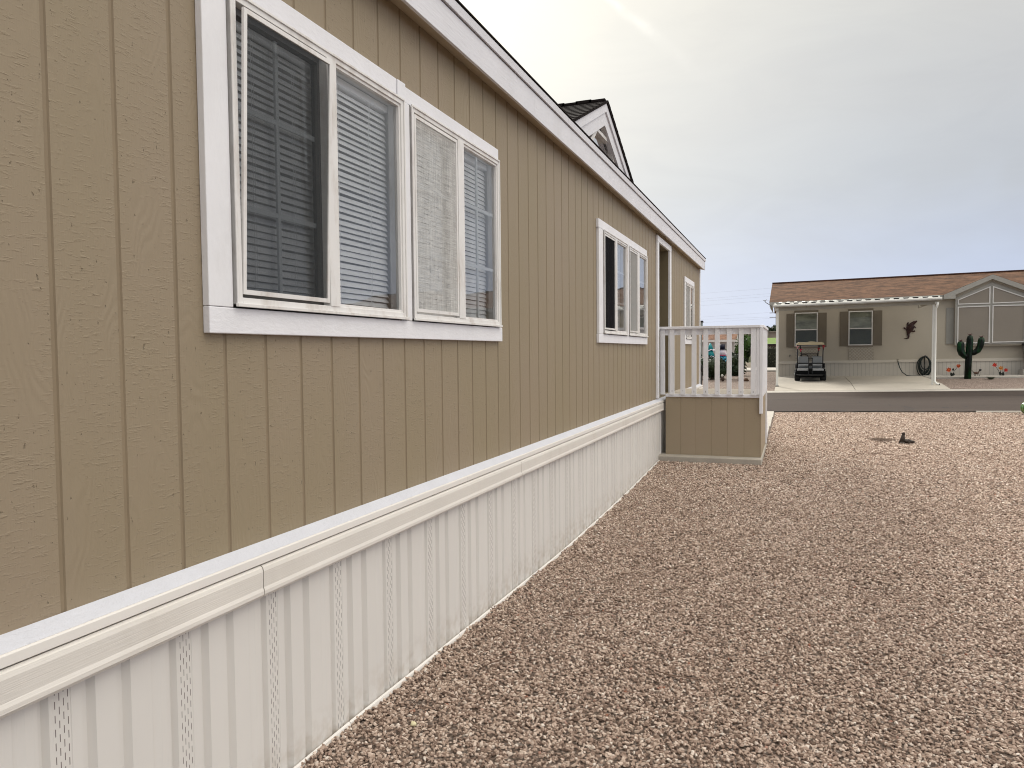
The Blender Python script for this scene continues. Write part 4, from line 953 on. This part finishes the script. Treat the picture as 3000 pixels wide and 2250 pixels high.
# metal saguaro
cz0 = zg(7.39, 29.4)
CA = thing('cactus_sculpture', (7.39, 29.35, cz0), 'tall glossy green metal saguaro cactus with two raised arms', 'sculpture')
def cact_mat():
    m, nt, b, tc, out = new_mat('cactus_enamel')
    n1 = nt.noise(nt.mapping(tc, (3, 3, 1)), 2.0, 4)
    nt.set(b, 'Base Color', nt.ramp(n1, [(.46, (.0012, .004, .002)), (.62, (.003, .035, .010)), (.78, (.018, .12, .02))])); nt.set(b, 'Metallic', 0.0); nt.set(b, 'Coat Weight', 0.0); nt.set(b, 'Roughness', .38); nt.set(b, 'Specular IOR Level', .2); return m
CACT = cact_mat()
def ribbed(pts, r, n=24, ribs=8):
    mb = MB(); pts = [Vector(p) for p in pts]; rings = []; upv = Vector((0, -1, 0))
    for i, p in enumerate(pts):
        t = (pts[min(i+1, len(pts)-1)] - pts[max(i-1, 0)]).normalized(); u = (upv - t*upv.dot(t)).normalized(); wv_ = t.cross(u)
        rings.append([p + (u*math.cos(2*math.pi*k/n) + wv_*math.sin(2*math.pi*k/n))*r[i]*(1 + .07*math.cos(ribs*2*math.pi*k/n)) for k in range(n)])
    mb.add([v for rg in rings for v in rg], [(i*n+k, i*n+(k+1) % n, (i+1)*n+(k+1) % n, (i+1)*n+k) for i in range(len(pts)-1) for k in range(n)] + [tuple(range(n))[::-1], tuple((len(pts)-1)*n+k for k in range(n))], True)
    return mb
ribbed([(0, 0, -.03), (.01, 0, .5), (.035, 0, 1.0), (.05, 0, 1.36), (.052, 0, 1.46), (.053, 0, 1.50)], [.10, .10, .1, .098, .075, .03]).build('trunk', CACT, CA, local=True)
ribbed([(.0, 0, .74), (-.10, 0, .79), (-.19, 0, .88), (-.225, 0, 1.0), (-.225, 0, 1.2), (-.225, 0, 1.27), (-.225, 0, 1.30)], [.085, .095, .105, .108, .105, .08, .03]).build('arm', CACT, CA, local=True)
ribbed([(.05, 0, .88), (.17, 0, .89), (.29, 0, .98), (.355, 0, 1.12), (.385, 0, 1.30), (.39, 0, 1.39), (.39, 0, 1.42)], [.075, .085, .095, .098, .098, .08, .03]).build('arm', CACT, CA, local=True)
PET = M('dark_petal', (.06, .015, .015), .5, .4, 20)
for fx, fz in ((.053, 1.50), (-.225, 1.30), (.39, 1.42)):
    b_ = MB()
    for k in range(9):
        a = 2*math.pi*k/9; r_ = .125
        b_.add([(fx + .03*math.cos(a-.4), .03*math.sin(a-.4), fz - .01), (fx + .03*math.cos(a+.4), .03*math.sin(a+.4), fz - .01), (fx + r_*math.cos(a), r_*math.sin(a), fz + .05 + .04*(k % 2))], [(0, 1, 2)])
    b_.ball((fx, 0, fz + .01), .035, 8, 6); b_.build('flower', PET, CA, local=True)

# metal flower stakes
ORANGE = M('orange_metal', (.55, .09, .02), .45, .35, 14); AMBER = M('amber_metal', (.50, .20, .035), .45, .35, 14); RED_ = M('red_metal', (.50, .035, .02), .45, .3, 14); LEAFB = M('dark_leaf_metal', (.012, .016, .012), .5, .3)
def flower_stake(x, y, blooms, leaves, label):
    z0 = zg(x, y)
    t = thing('metal_flower', (x, y, z0), label, 'garden ornament', 'metal flowers along the pale skirting')
    sm = MB()
    for bx, bz, r_, m_ in blooms: sm.tube([(0, 0, 0), (bx*.3, 0, bz*.5), (bx, 0, bz)], .007, 6)
    sm.build('stem', LEAFB, t, local=True)
    for bx, bz, r_, m_ in blooms:
        b_ = MB()
        for k in range(7):
            a = 2*math.pi*k/7 + bx; c_, s_ = math.cos(a), math.sin(a)
            b_.add([(bx, -.02, bz), (bx + r_*.6*math.cos(a-.5), -.035, bz + r_*.6*math.sin(a-.5)), (bx + r_*c_, -.02 - .03*(k % 2), bz + r_*s_), (bx + r_*.6*math.cos(a+.5), -.035, bz + r_*.6*math.sin(a+.5))], [(0, 1, 2, 3)])
        b_.ball((bx, -.03, bz), (r_*.3, .02, r_*.3), 8, 6); b_.build('bloom', m_, t, local=True)
    for lx, lz_, r_ in leaves:
        b_ = MB().add([(lx, -.01, lz_ - r_), (lx + r_*.7, -.03, lz_ - r_*.2), (lx + r_*.3, -.02, lz_ + r_), (lx - r_*.5, -.03, lz_ + r_*.4)], [(0, 1, 2, 3)]); b_.build('leaf', LEAFB, t, local=True)
flower_stake(7.04, 30.1, [(-.10, .275, .095, ORANGE), (.20, .41, .08, ORANGE)], [(.03, .28, .06), (-.02, .10, .085), (.05, .12, .06)], 'orange metal flower with two blooms on the left of the green cactus')
flower_stake(8.55, 30.2, [(-.19, .42, .085, RED_), (.0, .31, .085, AMBER), (.15, .24, .075, RED_)], [(-.03, .12, .075), (.05, .09, .09)], 'metal flower with one amber and two red blooms right of the green cactus')
# little dog ornament
dx, dy = 7.83, 30.1; dz0 = zg(dx, dy)
DG = thing('dog_ornament', (dx, dy, dz0), 'small brown metal dog figure with raised tail by the skirting', 'garden ornament')
DGB = M('dog_brown', (.09, .05, .03), .6, .4, 20); DGK = M('dog_dark', (.02, .02, .02), .6)
MB().ball((-.04, 0, .155), (.085, .04, .042), 12, 8).build('body', DGB, DG, local=True)
MB().ball((.085, 0, .26), (.043, .035, .036), 10, 8).build('head', DGK, DG, local=True)
MB().tube([(.02, 0, .17), (.07, 0, .235)], [.022, .014], 8).build('neck', DGB, DG, local=True)
MB().tube([(-.11, 0, .17), (-.16, 0, .235), (-.19, 0, .27)], [.012, .008, .006], 6).build('tail', DGK, DG, local=True)
for lx, fx in ((-.09, -.09), (-.055, -.06), (.01, .02), (.035, .10)): MB().tube([(lx, 0, .13), (fx, .01, .0)], .007, 6).build('leg', DGK, DG, local=True)
# small plant tuft, step and bin at the right edge
def blades(cx, cy, n, h, spread, name, m, label, cat, group=None, w=.012):
    mb = MB(); z0 = zg(cx, cy)
    for i in range(n):
        a = R3.uniform(0, 6.28); l = R3.uniform(.5, 1)*h; s_ = R3.uniform(.2, 1)*spread; c_, sn = math.cos(a), math.sin(a)
        p0 = Vector((cx + c_*.03, cy + sn*.03, z0 - .01)); p1 = p0 + Vector((c_*s_*.5, sn*s_*.5, l*.75)); p2 = p0 + Vector((c_*s_, sn*s_, l*R3.uniform(.6, 1)))
        q = Vector((-sn, c_, 0))*w
        mb.add([p0 - q, p0 + q, p1 + q*.8, p1 - q*.8, p2], [(0, 1, 2, 3), (3, 2, 4)])
    return tag(mb.build(name, m), label, cat, group)
GREY_GREEN = M('grey_green_leaf', (.07, .085, .05), .7, .3, 12)
blades(8.0, 29.0, 70, .13, .22, 'grass_tuft', GREY_GREEN, 'low dark tuft growing in the gravel before the cactus', 'plant')
sz = zg(9.8, 30.6)
tag(MB().box(9.25, 10.6, 30.3, YF - .07, sz - .05, sz + .22).build('porch_step', CONCRETE, bevel=.01), 'pale concrete step beside the far home', 'step')
BN = thing('wheelie_bin', (9.62, 30.62, sz + .22), 'grey bin with a black lid standing on the concrete step', 'bin')
MB().add([(x, y, z) for z, k in ((.0, .22), (.84, .29)) for x, y in ((-k, -k*.8), (k, -k*.8), (k, k*.8), (-k, k*.8))], [(3,2,1,0), (4,5,6,7), (0,1,5,4), (1,2,6,5), (2,3,7,6), (3,0,4,7)]).build('body', M('bin_grey', (.17, .16, .14), .6), BN, local=True, bevel=.02)
MB().prism([(-.31, .85), (.31, .85), (.29, .93), (.1, .96), (-.1, .96), (-.29, .93)], 'y', -.27, .27).build('lid', BLACK, BN, local=True, bevel=.01)

# ------------------------------------------------------------------ yard details
st0 = zg(3.4, 13)
sp_ = MB()
for i in range(16):
    a = R3.uniform(0, 6.28); r_ = R3.uniform(0, .075); sp_.ball((3.43 + r_*math.cos(a)*1.25, 13.0 + r_*math.sin(a), st0 + R3.uniform(.0, .05)), (R3.uniform(.022, .05), R3.uniform(.02, .045), R3.uniform(.015, .035)), 7, 5)
sp_.tube([(3.375, 13.0, st0), (3.385, 12.99, st0 + .08), (3.395, 13.0, st0 + .15)], [.05, .034, .022], 8); sp_.ball((3.397, 13.0, st0 + .155), .026, 8, 6)
tag(sp_.build('tree_stump', M('charred_wood', (.045, .034, .027), .9, .6, 18, bump=.8, bscale=60)), 'small dark broken stump beside a scraped hollow in the gravel', 'stump')
dirt = MB(); n = 26; vs = [(3.12, 13.35, zg(3, 13.3) + .021)]
for k in range(n):
    a = 2*math.pi*k/n; r_ = 1 + .22*math.sin(3*a + 1) + .1*math.sin(7*a); vs.append((3.12 + .30*r_*math.cos(a), 13.35 + .40*r_*math.sin(a), zg(3, 13.3) + .017 + .004*math.sin(5*a)))
dirt.add(vs, [(0, 1 + k, 1 + (k+1) % n) for k in range(n)])
def dirt_mat():
    m, nt, b, tc, out = new_mat('bare_soil')
    n1 = nt.noise(tc, 22, 6, .75); c = nt.ramp(n1, [(.3, (.035, .025, .02)), (.5, (.085, .062, .05)), (.7, (.20, .15, .12))]); nt.set(b, 'Base Color', c); nt.set(b, 'Roughness', .95); nt.set(b, 'Specular IOR Level', 0.0)
    r_ = nt.n('ShaderNodeVectorMath', {0: nt.mapping(tc, (3.0, 2.2, 0), (-9.36, -29.37, 0))}, operation='LENGTH').outputs['Value']
    f = nt.m('MINIMUM', nt.m('MAXIMUM', nt.m('ADD', nt.m('MULTIPLY_ADD', r_, -1.6, 1.25), nt.m('MULTIPLY_ADD', n1, 2.4, -1.3)), 0), 1)
    tr_ = nt.n('ShaderNodeBsdfTransparent').outputs[0]; nt.set(out, 0, nt.n('ShaderNodeMixShader', {0: f, 1: tr_, 2: b.outputs[0]}).outputs[0]); return m
tag(dirt.build('ground_hollow', dirt_mat()), kind='structure')
TWIG = M('twig_brown', (.17, .11, .08), .8, .4, 20)
def twig(pts, r, label):
    tag(MB().tube([(x, y, zg(x, y) + .022 + dz_) for x, y, dz_ in pts], r*.75, 5).build('twig', TWIG), label, 'twig', 'fallen twigs on the gravel')
twig([(2.55, 11.35, 0), (2.75, 11.6, .01), (2.98, 11.62, 0), (3.30, 11.50, .0)], .0045, 'long thin twig lying on gravel in front of the stump')
twig([(.50, 4.15, 0), (.60, 4.18, .012), (.75, 4.33, .0)], .004, 'curved brown twig on gravel near the skirting joint')
twig([(.62, 5.1, 0), (.70, 5.16, .01), (.84, 5.15, 0)], .0035, 'pale brown twig on gravel, farthest along the skirting')
twig([(1.15, 3.55, 0), (1.22, 3.50, .01), (1.36, 3.52, 0)], .0035, 'small twig on open gravel well away from the skirting')
twig([(.34, 3.30, 0), (.42, 3.42, .012), (.50, 3.44, .0)], .0035, 'short dark twig on gravel close to the white base track')
tag(MB().ball((.30, 2.66, zg(.3, 2.66) + .02), (.014, .012, .010), 9, 6, lambda a, b: 1 + .2*math.sin(3*a + 2*b)).build('pale_pebble', M('pebble_yellow', (.72, .66, .42), .7, .2, 40)), 'pale yellow pebble lying close to the skirting', 'pebble')
gbx, gby = 6.34, 18.05
gball = MB().ball((0, 0, .145), (.15, .15, .15), 48, 16, lambda th, ph: 1 + .05*math.cos(10*ph)*math.sin(th))
GB = thing('barrel_cactus_ornament', (gbx, gby, zg(gbx, gby)), 'shiny green ribbed ball ornament at the right edge of the gravel yard', 'garden ornament')
gball.build('body', M('green_glaze', (.055, .15, .012), .22, .6, 9, coat=.5, spec=.5), GB, local=True)
MB().tube([(0, 0, -.02), (0, 0, .03)], .06, 12).build('base', BLACK, GB, local=True)

# ------------------------------------------------------------------ planting and things beyond, left
def leaf_cloud(c, r, n, size, boxy=False, core=.78):
    mb = MB(); cx, cy, cz = c
    if core:
        def fn(th, ph): return core*(1 + .18*math.sin(3*ph + cx)*math.sin(2*th) + .1*math.sin(5*ph + 2*th))
        mb.ball(c, r, 16, 10, fn)
    for i in range(n):
        while True:
            p = Vector((R3.uniform(-1, 1), R3.uniform(-1, 1), R3.uniform(-1, 1)))
            L_ = max(abs(p.x), abs(p.y), abs(p.z)) if boxy else p.length
            if .55 < L_ <= 1: break
        bump_ = 1 + .22*mnoise.noise(Vector((p.x*2.3 + cx, p.y*2.3 + cy, p.z*2.3)))
        q = Vector((cx + p.x*r[0]*bump_, cy + p.y*r[1]*bump_, cz + p.z*r[2]*bump_))
        d = Vector((R3.uniform(-1, 1), R3.uniform(-1, 1), R3.uniform(-.4, 1))).normalized(); e = d.cross(Vector((R3.uniform(-1, 1), R3.uniform(-1, 1), R3.uniform(-1, 1)))).normalized()
        s_ = size*R3.uniform(.6, 1.3)
        mb.add([q - d*s_, q + e*s_*.45, q + d*s_, q - e*s_*.45], [(0, 1, 2, 3)])
    return mb
def leaf_mat(name, c1, c2, c3):
    m, nt, b, tc, out = new_mat(name)
    n1 = nt.noise(tc, 3.0, 4); n2 = nt.noise(tc, 30, 2)
    c = nt.ramp(nt.m('ADD', nt.m('MULTIPLY', n1, .6), nt.m('MULTIPLY', n2, .4)), [(.3, c1), (.5, c2), (.7, c3)]); nt.set(b, 'Base Color', c); nt.set(b, 'Roughness', .6); nt.set(b, 'Specular IOR Level', .25); return m
LF_DARK = leaf_mat('dark_leaf', (.006, .012, .006), (.018, .032, .014), (.045, .06, .025))
LF_MID = leaf_mat('mid_leaf', (.012, .03, .008), (.04, .085, .018), (.10, .16, .03))
LF_GREY = leaf_mat('grey_leaf', (.02, .024, .014), (.055, .06, .034), (.11, .11, .065))
BARK = M('bark', (.12, .085, .06), .9, .4, 10)
def plant(name, loc, crowns, m, label, cat, stem_h=.25, group=None):
    t = thing(name, loc, label, cat, group); mb = MB()
    for c, r, n, s_, bx in crowns:
        q = leaf_cloud(c, r, n, s_, bx); mb.add(q.v, q.f)
    mb.build('crown', m, t, local=True)
    MB().tube([(0, 0, -.05), (0.01, 0, stem_h)], [.05, .035], 7).build('trunk', BARK, t, local=True)
    return t
plant('bush', (-1.25, 30.3, zg(-1.25, 30.3)), [((0, 0, .46), (.75, .6, .46), 1500, .05, False), ((-.45, .1, .5), (.5, .5, .42), 600, .05, False)], LF_DARK, 'dark rounded bush seen through the railing beyond the porch', 'bush')
plant('bush', (-.62, 33.2, zg(-.62, 33.2)), [((0, 0, .52), (.55, .5, .50), 900, .055, False), ((.12, -.2, .25), (.4, .4, .28), 400, .05, False)], LF_DARK, 'loose dark green bush behind the rounded bush, nearer the carport', 'bush')
hg = thing('hedge', (1.2, 45.4, zg(1, 45)), 'grey green clipped hedge left of the carport post', 'hedge')
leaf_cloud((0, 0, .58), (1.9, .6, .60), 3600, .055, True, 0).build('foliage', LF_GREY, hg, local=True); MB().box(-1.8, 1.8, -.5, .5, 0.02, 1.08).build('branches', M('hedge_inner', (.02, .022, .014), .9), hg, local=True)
plant('tree', (-.75, 46, zg(-.7, 46)), [((0, 0, 1.15), (.75, .7, .85), 1800, .085, False), ((.25, 0, .5), (.6, .6, .5), 700, .07, False)], LF_MID, 'bright green shrub tree behind the last railing picket', 'tree', .5)
# agave, prickly pear and bare shrub
AGV = M('agave_leaf', (.10, .125, .07), .6, .25, 6)
blades(-.62, 33.0, 26, 1.15, .5, 'agave', AGV, 'pale green spiky agave rising over the dark bushes', 'plant', w=.035)
pp = thing('prickly_pear', (-1.02, 33.6, zg(-1, 33.6)), 'flat padded green cactus behind the snowman', 'cactus'); b_ = MB()
for px, pz, pr in ((0, .35, .16), (-.08, .72, .15), (.10, .70, .13), (.02, 1.02, .12), (.18, 1.0, .1), (-.16, 1.0, .1)): b_.ball((px, R3.uniform(-.05, .05), pz), (pr*.75, .035, pr*1.25), 12, 8)
b_.build('pad', M('pad_green', (.12, .14, .07), .6, .25, 6), pp, local=True)
pp = thing('prickly_pear', (-.48, 43.6, zg(-.5, 43.6)), 'upright green cactus on the concrete edge beside the bright shrub', 'cactus'); b_ = MB(); b_.ball((0, 0, .33), (.11, .08, .36), 12, 8); b_.ball((-.22, 0, .2), (.1, .07, .22), 10, 8); b_.ball((.02, 0, .62), (.07, .05, .1), 10, 8)
b_.build('pad', MATS['pad_green'], pp, local=True)
bs = MB(); z0 = zg(-1.35, 33.5)
for i in range(16):
    a = R3.uniform(-1.2, 1.2); l = R3.uniform(.9, 1.55); p = Vector((-1.32, 33.6, z0))
    pts = [p]; d = Vector((math.sin(a)*.5, R3.uniform(-.3, .3), 1)).normalized()
    for k in range(4):
        d = (d + Vector((R3.uniform(-.25, .25), R3.uniform(-.2, .2), .05))).normalized(); pts.append(pts[-1] + d*l/4)
    bs.tube(pts, [.028, .022, .016, .012, .006], 5, cap=False)
tag(bs.build('bare_shrub', M('bare_twig', (.15, .10, .075), .9, .3)), 'leafless brown shrub behind the teal inflatable', 'shrub')
# snowman inflatable and teal inflatable tree
sn = thing('inflatable_snowman', (-.93, 31.2, zg(-.93, 31.2)), 'white and blue inflatable snowman with a black hat behind the bush', 'inflatable')
MB().ball((0, 0, .72), (.19, .17, .20), 14, 10).build('body', M('inflate_blue', (.02, .32, .52), .4), sn, local=True)
MB().ball((0, 0, 1.03), (.155, .15, .16), 14, 10).build('head', M('inflate_white', (.78, .72, .80), .4), sn, local=True)
MB().ball((.15, -.05, .94), (.055, .05, .075), 10, 8).build('arm', MATS['inflate_white'], sn, local=True)
MB().tube([(0, 0, .885), (0, 0, .915)], [.15, .15], 14).build('scarf', M('scarf_pink', (.45, .05, .12), .6), sn, local=True)
ht = MB(); ht.tube([(0, 0, 1.15), (0, 0, 1.17)], .16, 14); ht.tube([(0, 0, 1.17), (-.01, 0, 1.36)], [.105, .095], 14); ht.build('hat', M('hat_navy', (.008, .01, .03), .5), sn, local=True)
tl = thing('inflatable_tree', (-1.42, 31.2, zg(-1.42, 31.2)), 'teal inflatable tree with white trim beside the corner of the home', 'inflatable')
b_ = MB()
for zz, r0_, r1_ in ((.55, .24, .12), (.85, .20, .09), (1.12, .15, .02)): b_.tube([(0, 0, zz), (0, 0, zz + .30)], [r0_, r1_], 14)
b_.build('body', M('inflate_teal', (.01, .24, .26), .4, .2, 6), tl, local=True)
b_ = MB()
for zz, r_ in ((.86, .19), (1.13, .15)): b_.tube([(r_*math.cos(a), r_*math.sin(a), zz + .025*math.sin(4*a)) for a in [2*math.pi*k/24 for k in range(24)]], .022, 6, closed=True)
b_.build('garland', MATS['inflate_white'], tl, local=True)
MB().tube([(0, 0, 0), (0, 0, .56)], .05, 8).build('trunk', BARK, tl, local=True)
# stones and small figure on the gravel
STONE = M('brown_rock', (.12, .07, .045), .9, .4, 12, bump=.6, bscale=20)
for i, (x, y, r_, lab) in enumerate([(-.10, 29.3, .10, 'dark brown rock on the far gravel, left one of the pair'), (.10, 29.2, .085, 'dark brown rock on the far gravel, right one of the pair')]):
    tag(MB().ball((x, y, zg(x, y) + r_*.5), (r_*1.3, r_, r_*.8), 10, 8, lambda th, ph: 1 + .2*math.sin(2*ph + 3*th + i)).build('rock', STONE), lab, 'rock', 'brown rocks on the far gravel')
PALE = M('pale_stone', (.50, .45, .37), .9, .2, 6, bump=.5, bscale=20)
for i, (x, y, sx, sz_, lab) in enumerate([(-.60, 43.3, .16, .2, 'square pale stone block on the concrete edge below the shrub'), (-.30, 43.3, .10, .12, 'small pale stone right of the square block')]):
    tag(MB().box(x - sx, x + sx, y - .12, y + .12, zg(x, y), zg(x, y) + .05 + sz_*1.4).build('stone_block', PALE, bevel=.03), lab, 'stone')
gn = thing('garden_figure', (-.75, 29.2, zg(-.75, 29.2)), 'tiny white and brown garden figure at the foot of the dark bush', 'garden ornament')
MB().ball((0, 0, .09), (.07, .06, .09), 10, 8).build('body', M('figure_brown', (.06, .035, .025), .7), gn, local=True); MB().ball((-.02, 0, .22), (.05, .045, .05), 10, 8).build('head', M('figure_white', (.6, .57, .5), .7), gn, local=True)
# black covered thing near the corner, and lamp post
bk = thing('barbecue_grill', (-1.47, 26.9, zg(-1.47, 26.9)), 'black covered barbecue half hidden by the corner of the home', 'barbecue')
MB().ball((0, 0, .66), (.25, .22, .24), 14, 10).build('hood', BLACK, bk, local=True); MB().box(-.2, .2, -.18, .18, .04, .55).build('cart', M('grill_grey', (.035, .037, .042), .5), bk, local=True, bevel=.02)
for sx in (-.16, .16): MB().tube([(sx-.03, -.1, .06), (sx+.03, -.1, .06)], .06, 12).build('wheel', RUBBER, bk, local=True)
lp = thing('lamp_post', (-3.36, 45, zg(-3.36, 45)), 'grey lamp post with a dark cap just past the corner of the home', 'lamp post')
MB().box(-.045, .045, -.045, .045, 0, 2.35).build('post', M('post_grey', (.22, .23, .22), .6), lp, local=True); MB().box(-.09, .09, -.09, .09, 2.35, 2.70).build('lantern', M('lantern_grey', (.25, .28, .28), .4), lp, local=True); MB().prism([(-.14, 2.70), (.14, 2.70), (.10, 2.80), (-.10, 2.80)], 'y', -.14, .14).build('cap', BLACK, lp, local=True)
# brown-roofed house far behind
bh = thing('bungalow', (-8.5, 98, zg(0, 98)), 'distant white bungalow with orange brown roof seen through the railing', 'house')
OB = roof_mat('orange_brown_shingle', (.17, .095, .062), .5)
z0 = zg(0, 98)
mb = MB(); mb.box(-16, -5.1, 96, 103, z0, 2.82); mb.add([(-5.1, 96, 2.82), (-5.1, 103, 2.82), (-5.1, 99.5, 4.35)], [(0, 1, 2)]); mb.build('wall', M('bungalow_white', (.56, .53, .49), .7, .06, .5), bh)
mb = MB(); mb.add([(x, y, z) for x in (-16.4, -4.85) for y, z in ((95.4, 3.02), (99.5, 4.50), (103.6, 3.02), (103.6, 2.94), (99.5, 4.40), (95.4, 2.94))], [(0,1,7,6), (1,2,8,7), (3,4,10,9), (4,5,11,10), (5,0,6,11), (6,7,10,11), (7,8,9,10)]); mb.build('roof', OB, bh)
MB().box(-16.4, -4.85, 95.3, 95.38, 2.72, 3.0).build('fascia', M('bungalow_trim', (.68, .65, .62), .6), bh)
mb = MB(); mb.add([(-4.8, y, z) for y, z in ((95.3, 2.75), (95.3, 3.0), (99.5, 4.52), (103.6, 3.0), (103.6, 2.75), (99.5, 4.28))], [(0,1,2,5), (5,2,3,4)]); mb.build('rake_board', MATS['bungalow_trim'], bh)
MB().box(-10.5, -9.7, 95.94, 95.99, 1.3, 2.3).build('window', M('bungalow_window', (.1, .11, .1), .3), bh)
# shed, white rail, block wall and far trees
sh = thing('shed', (1.6, 70, zg(0, 70)), 'dark brown flat box shed behind the hedge', 'shed')
z0 = zg(0, 70)
MB().box(-.62, 4.5, 68.9, 71, z0, 2.14).build('wall', M('shed_brown', (.05, .03, .025), .8), sh); MB().box(-.72, 4.6, 68.8, 71.1, 2.14, 2.19).build('roof', M('shed_roof', (.02, .02, .02), .8), sh)
fl = thing('white_rail', (10, 86, .8), 'white horizontal rail below the green bank', 'fence')
MB().box(-3.4, 30, 92.9, 93.0, 2.24, 2.40).build('rail', CPW, fl)
for i in range(9): MB().box(-3 + i*4.1, -2.86 + i*4.1, 93.02, 93.1, .8, 2.3).build('post', CPW, fl)
bw = thing('block_wall', (5, 112, .9), 'long beige block wall running behind the green bank', 'wall')
mb = MB(); mb.box(-60, 60, 112, 112.3, .9, 4.18); mb.build('panel', M('block_beige', (.30, .26, .21), .85, .15, .6, dirt=((.18, .15, .12), .5, .3)), bw)
mb = MB()
for i in range(30): mb.box(-58 + i*4, -57.5 + i*4, 111.85, 111.99, .9, 4.2)
mb.build('pier', M('block_pier', (.25, .22, .18), .85), bw)
MB().box(-60, 60, 111.8, 112.35, 4.2, 4.32).build('coping', M('coping_beige', (.33, .29, .24), .85), bw)
for i in range(12):
    x = -7.5 + i*1.05 + R3.uniform(-.3, .3); h = R3.uniform(.75, 1.3)
    t = thing('tree', (x, 124, .9), 'low dark distant tree showing over the beige block wall', 'tree', 'dark treetops over the block wall')
    leaf_cloud((0, 0, 3.55 + h*.2), (.75, .6, .55 + h*.25), 260, .16).build('crown', LF_DARK, t, local=True); MB().tube([(0, 0, 0), (0, 0, 3.4)], [.12, .08], 6).build('trunk', BARK, t, local=True)
# utility pole and wires
up_ = thing('utility_pole', (-1.35, 150, .9), 'tall distant utility pole with crossarms beside the carport post', 'utility pole')
PW = M('pole_grey', (.30, .32, .36), .8)
MB().tube([(0, 0, 0), (0, 0, 9.6)], [.14, .1], 8).build('pole', PW, up_, local=True)
for z in (7.85, 7.0): MB().box(-1.2, 1.2, -.06, .06, z - .06, z + .06).build('crossarm', PW, up_, local=True)
WIRE = M('wire_grey', (.42, .46, .54), .7)
for i, (za, zb2) in enumerate([(12.95, 13.5), (11.85, 12.5), (11.4, 11.95), (10.55, 11.2), (8.3, 8.9), (7.85, 8.0), (7.2, 7.75)]):
    pts = [(-40 + 60*t/14, 150, za + (zb2 - za)*((-40 + 60*t/14) + 15.26)/13.6 - .0) for t in range(15)]
    tag(MB().tube(pts, .010, 4, cap=False).build('power_line', WIRE), ['thin grey power line, topmost in the sky past the home', 'thin grey power line, second from the top', 'thin grey power line, third from the top', 'thin grey power line, fourth from the top', 'thin grey power line, third from the lowest', 'thin grey power line, second from the lowest', 'thin grey power line, lowest just above the porch rail'][i], 'power line', 'power lines across the sky')

# ------------------------------------------------------------------ render settings
scene.view_settings.view_transform = 'Standard'; scene.view_settings.look = 'None'; scene.view_settings.exposure = 0; scene.view_settings.gamma = 1
scene.render.engine = 'CYCLES'
scene.cycles.use_denoising = True
scene.cycles.pixel_filter_type = 'BLACKMAN_HARRIS'; scene.cycles.filter_width = 1.05
scene.cycles.use_adaptive_sampling = True; scene.cycles.adaptive_threshold = .02
scene.cycles.max_bounces = 7; scene.cycles.diffuse_bounces = 3
w.cycles.sampling_method = 'MANUAL'; w.cycles.sample_map_resolution = 512; scene.cycles.transparent_max_bounces = 16
scene.cycles.sample_clamp_indirect = 6
scene.render.film_transparent = False
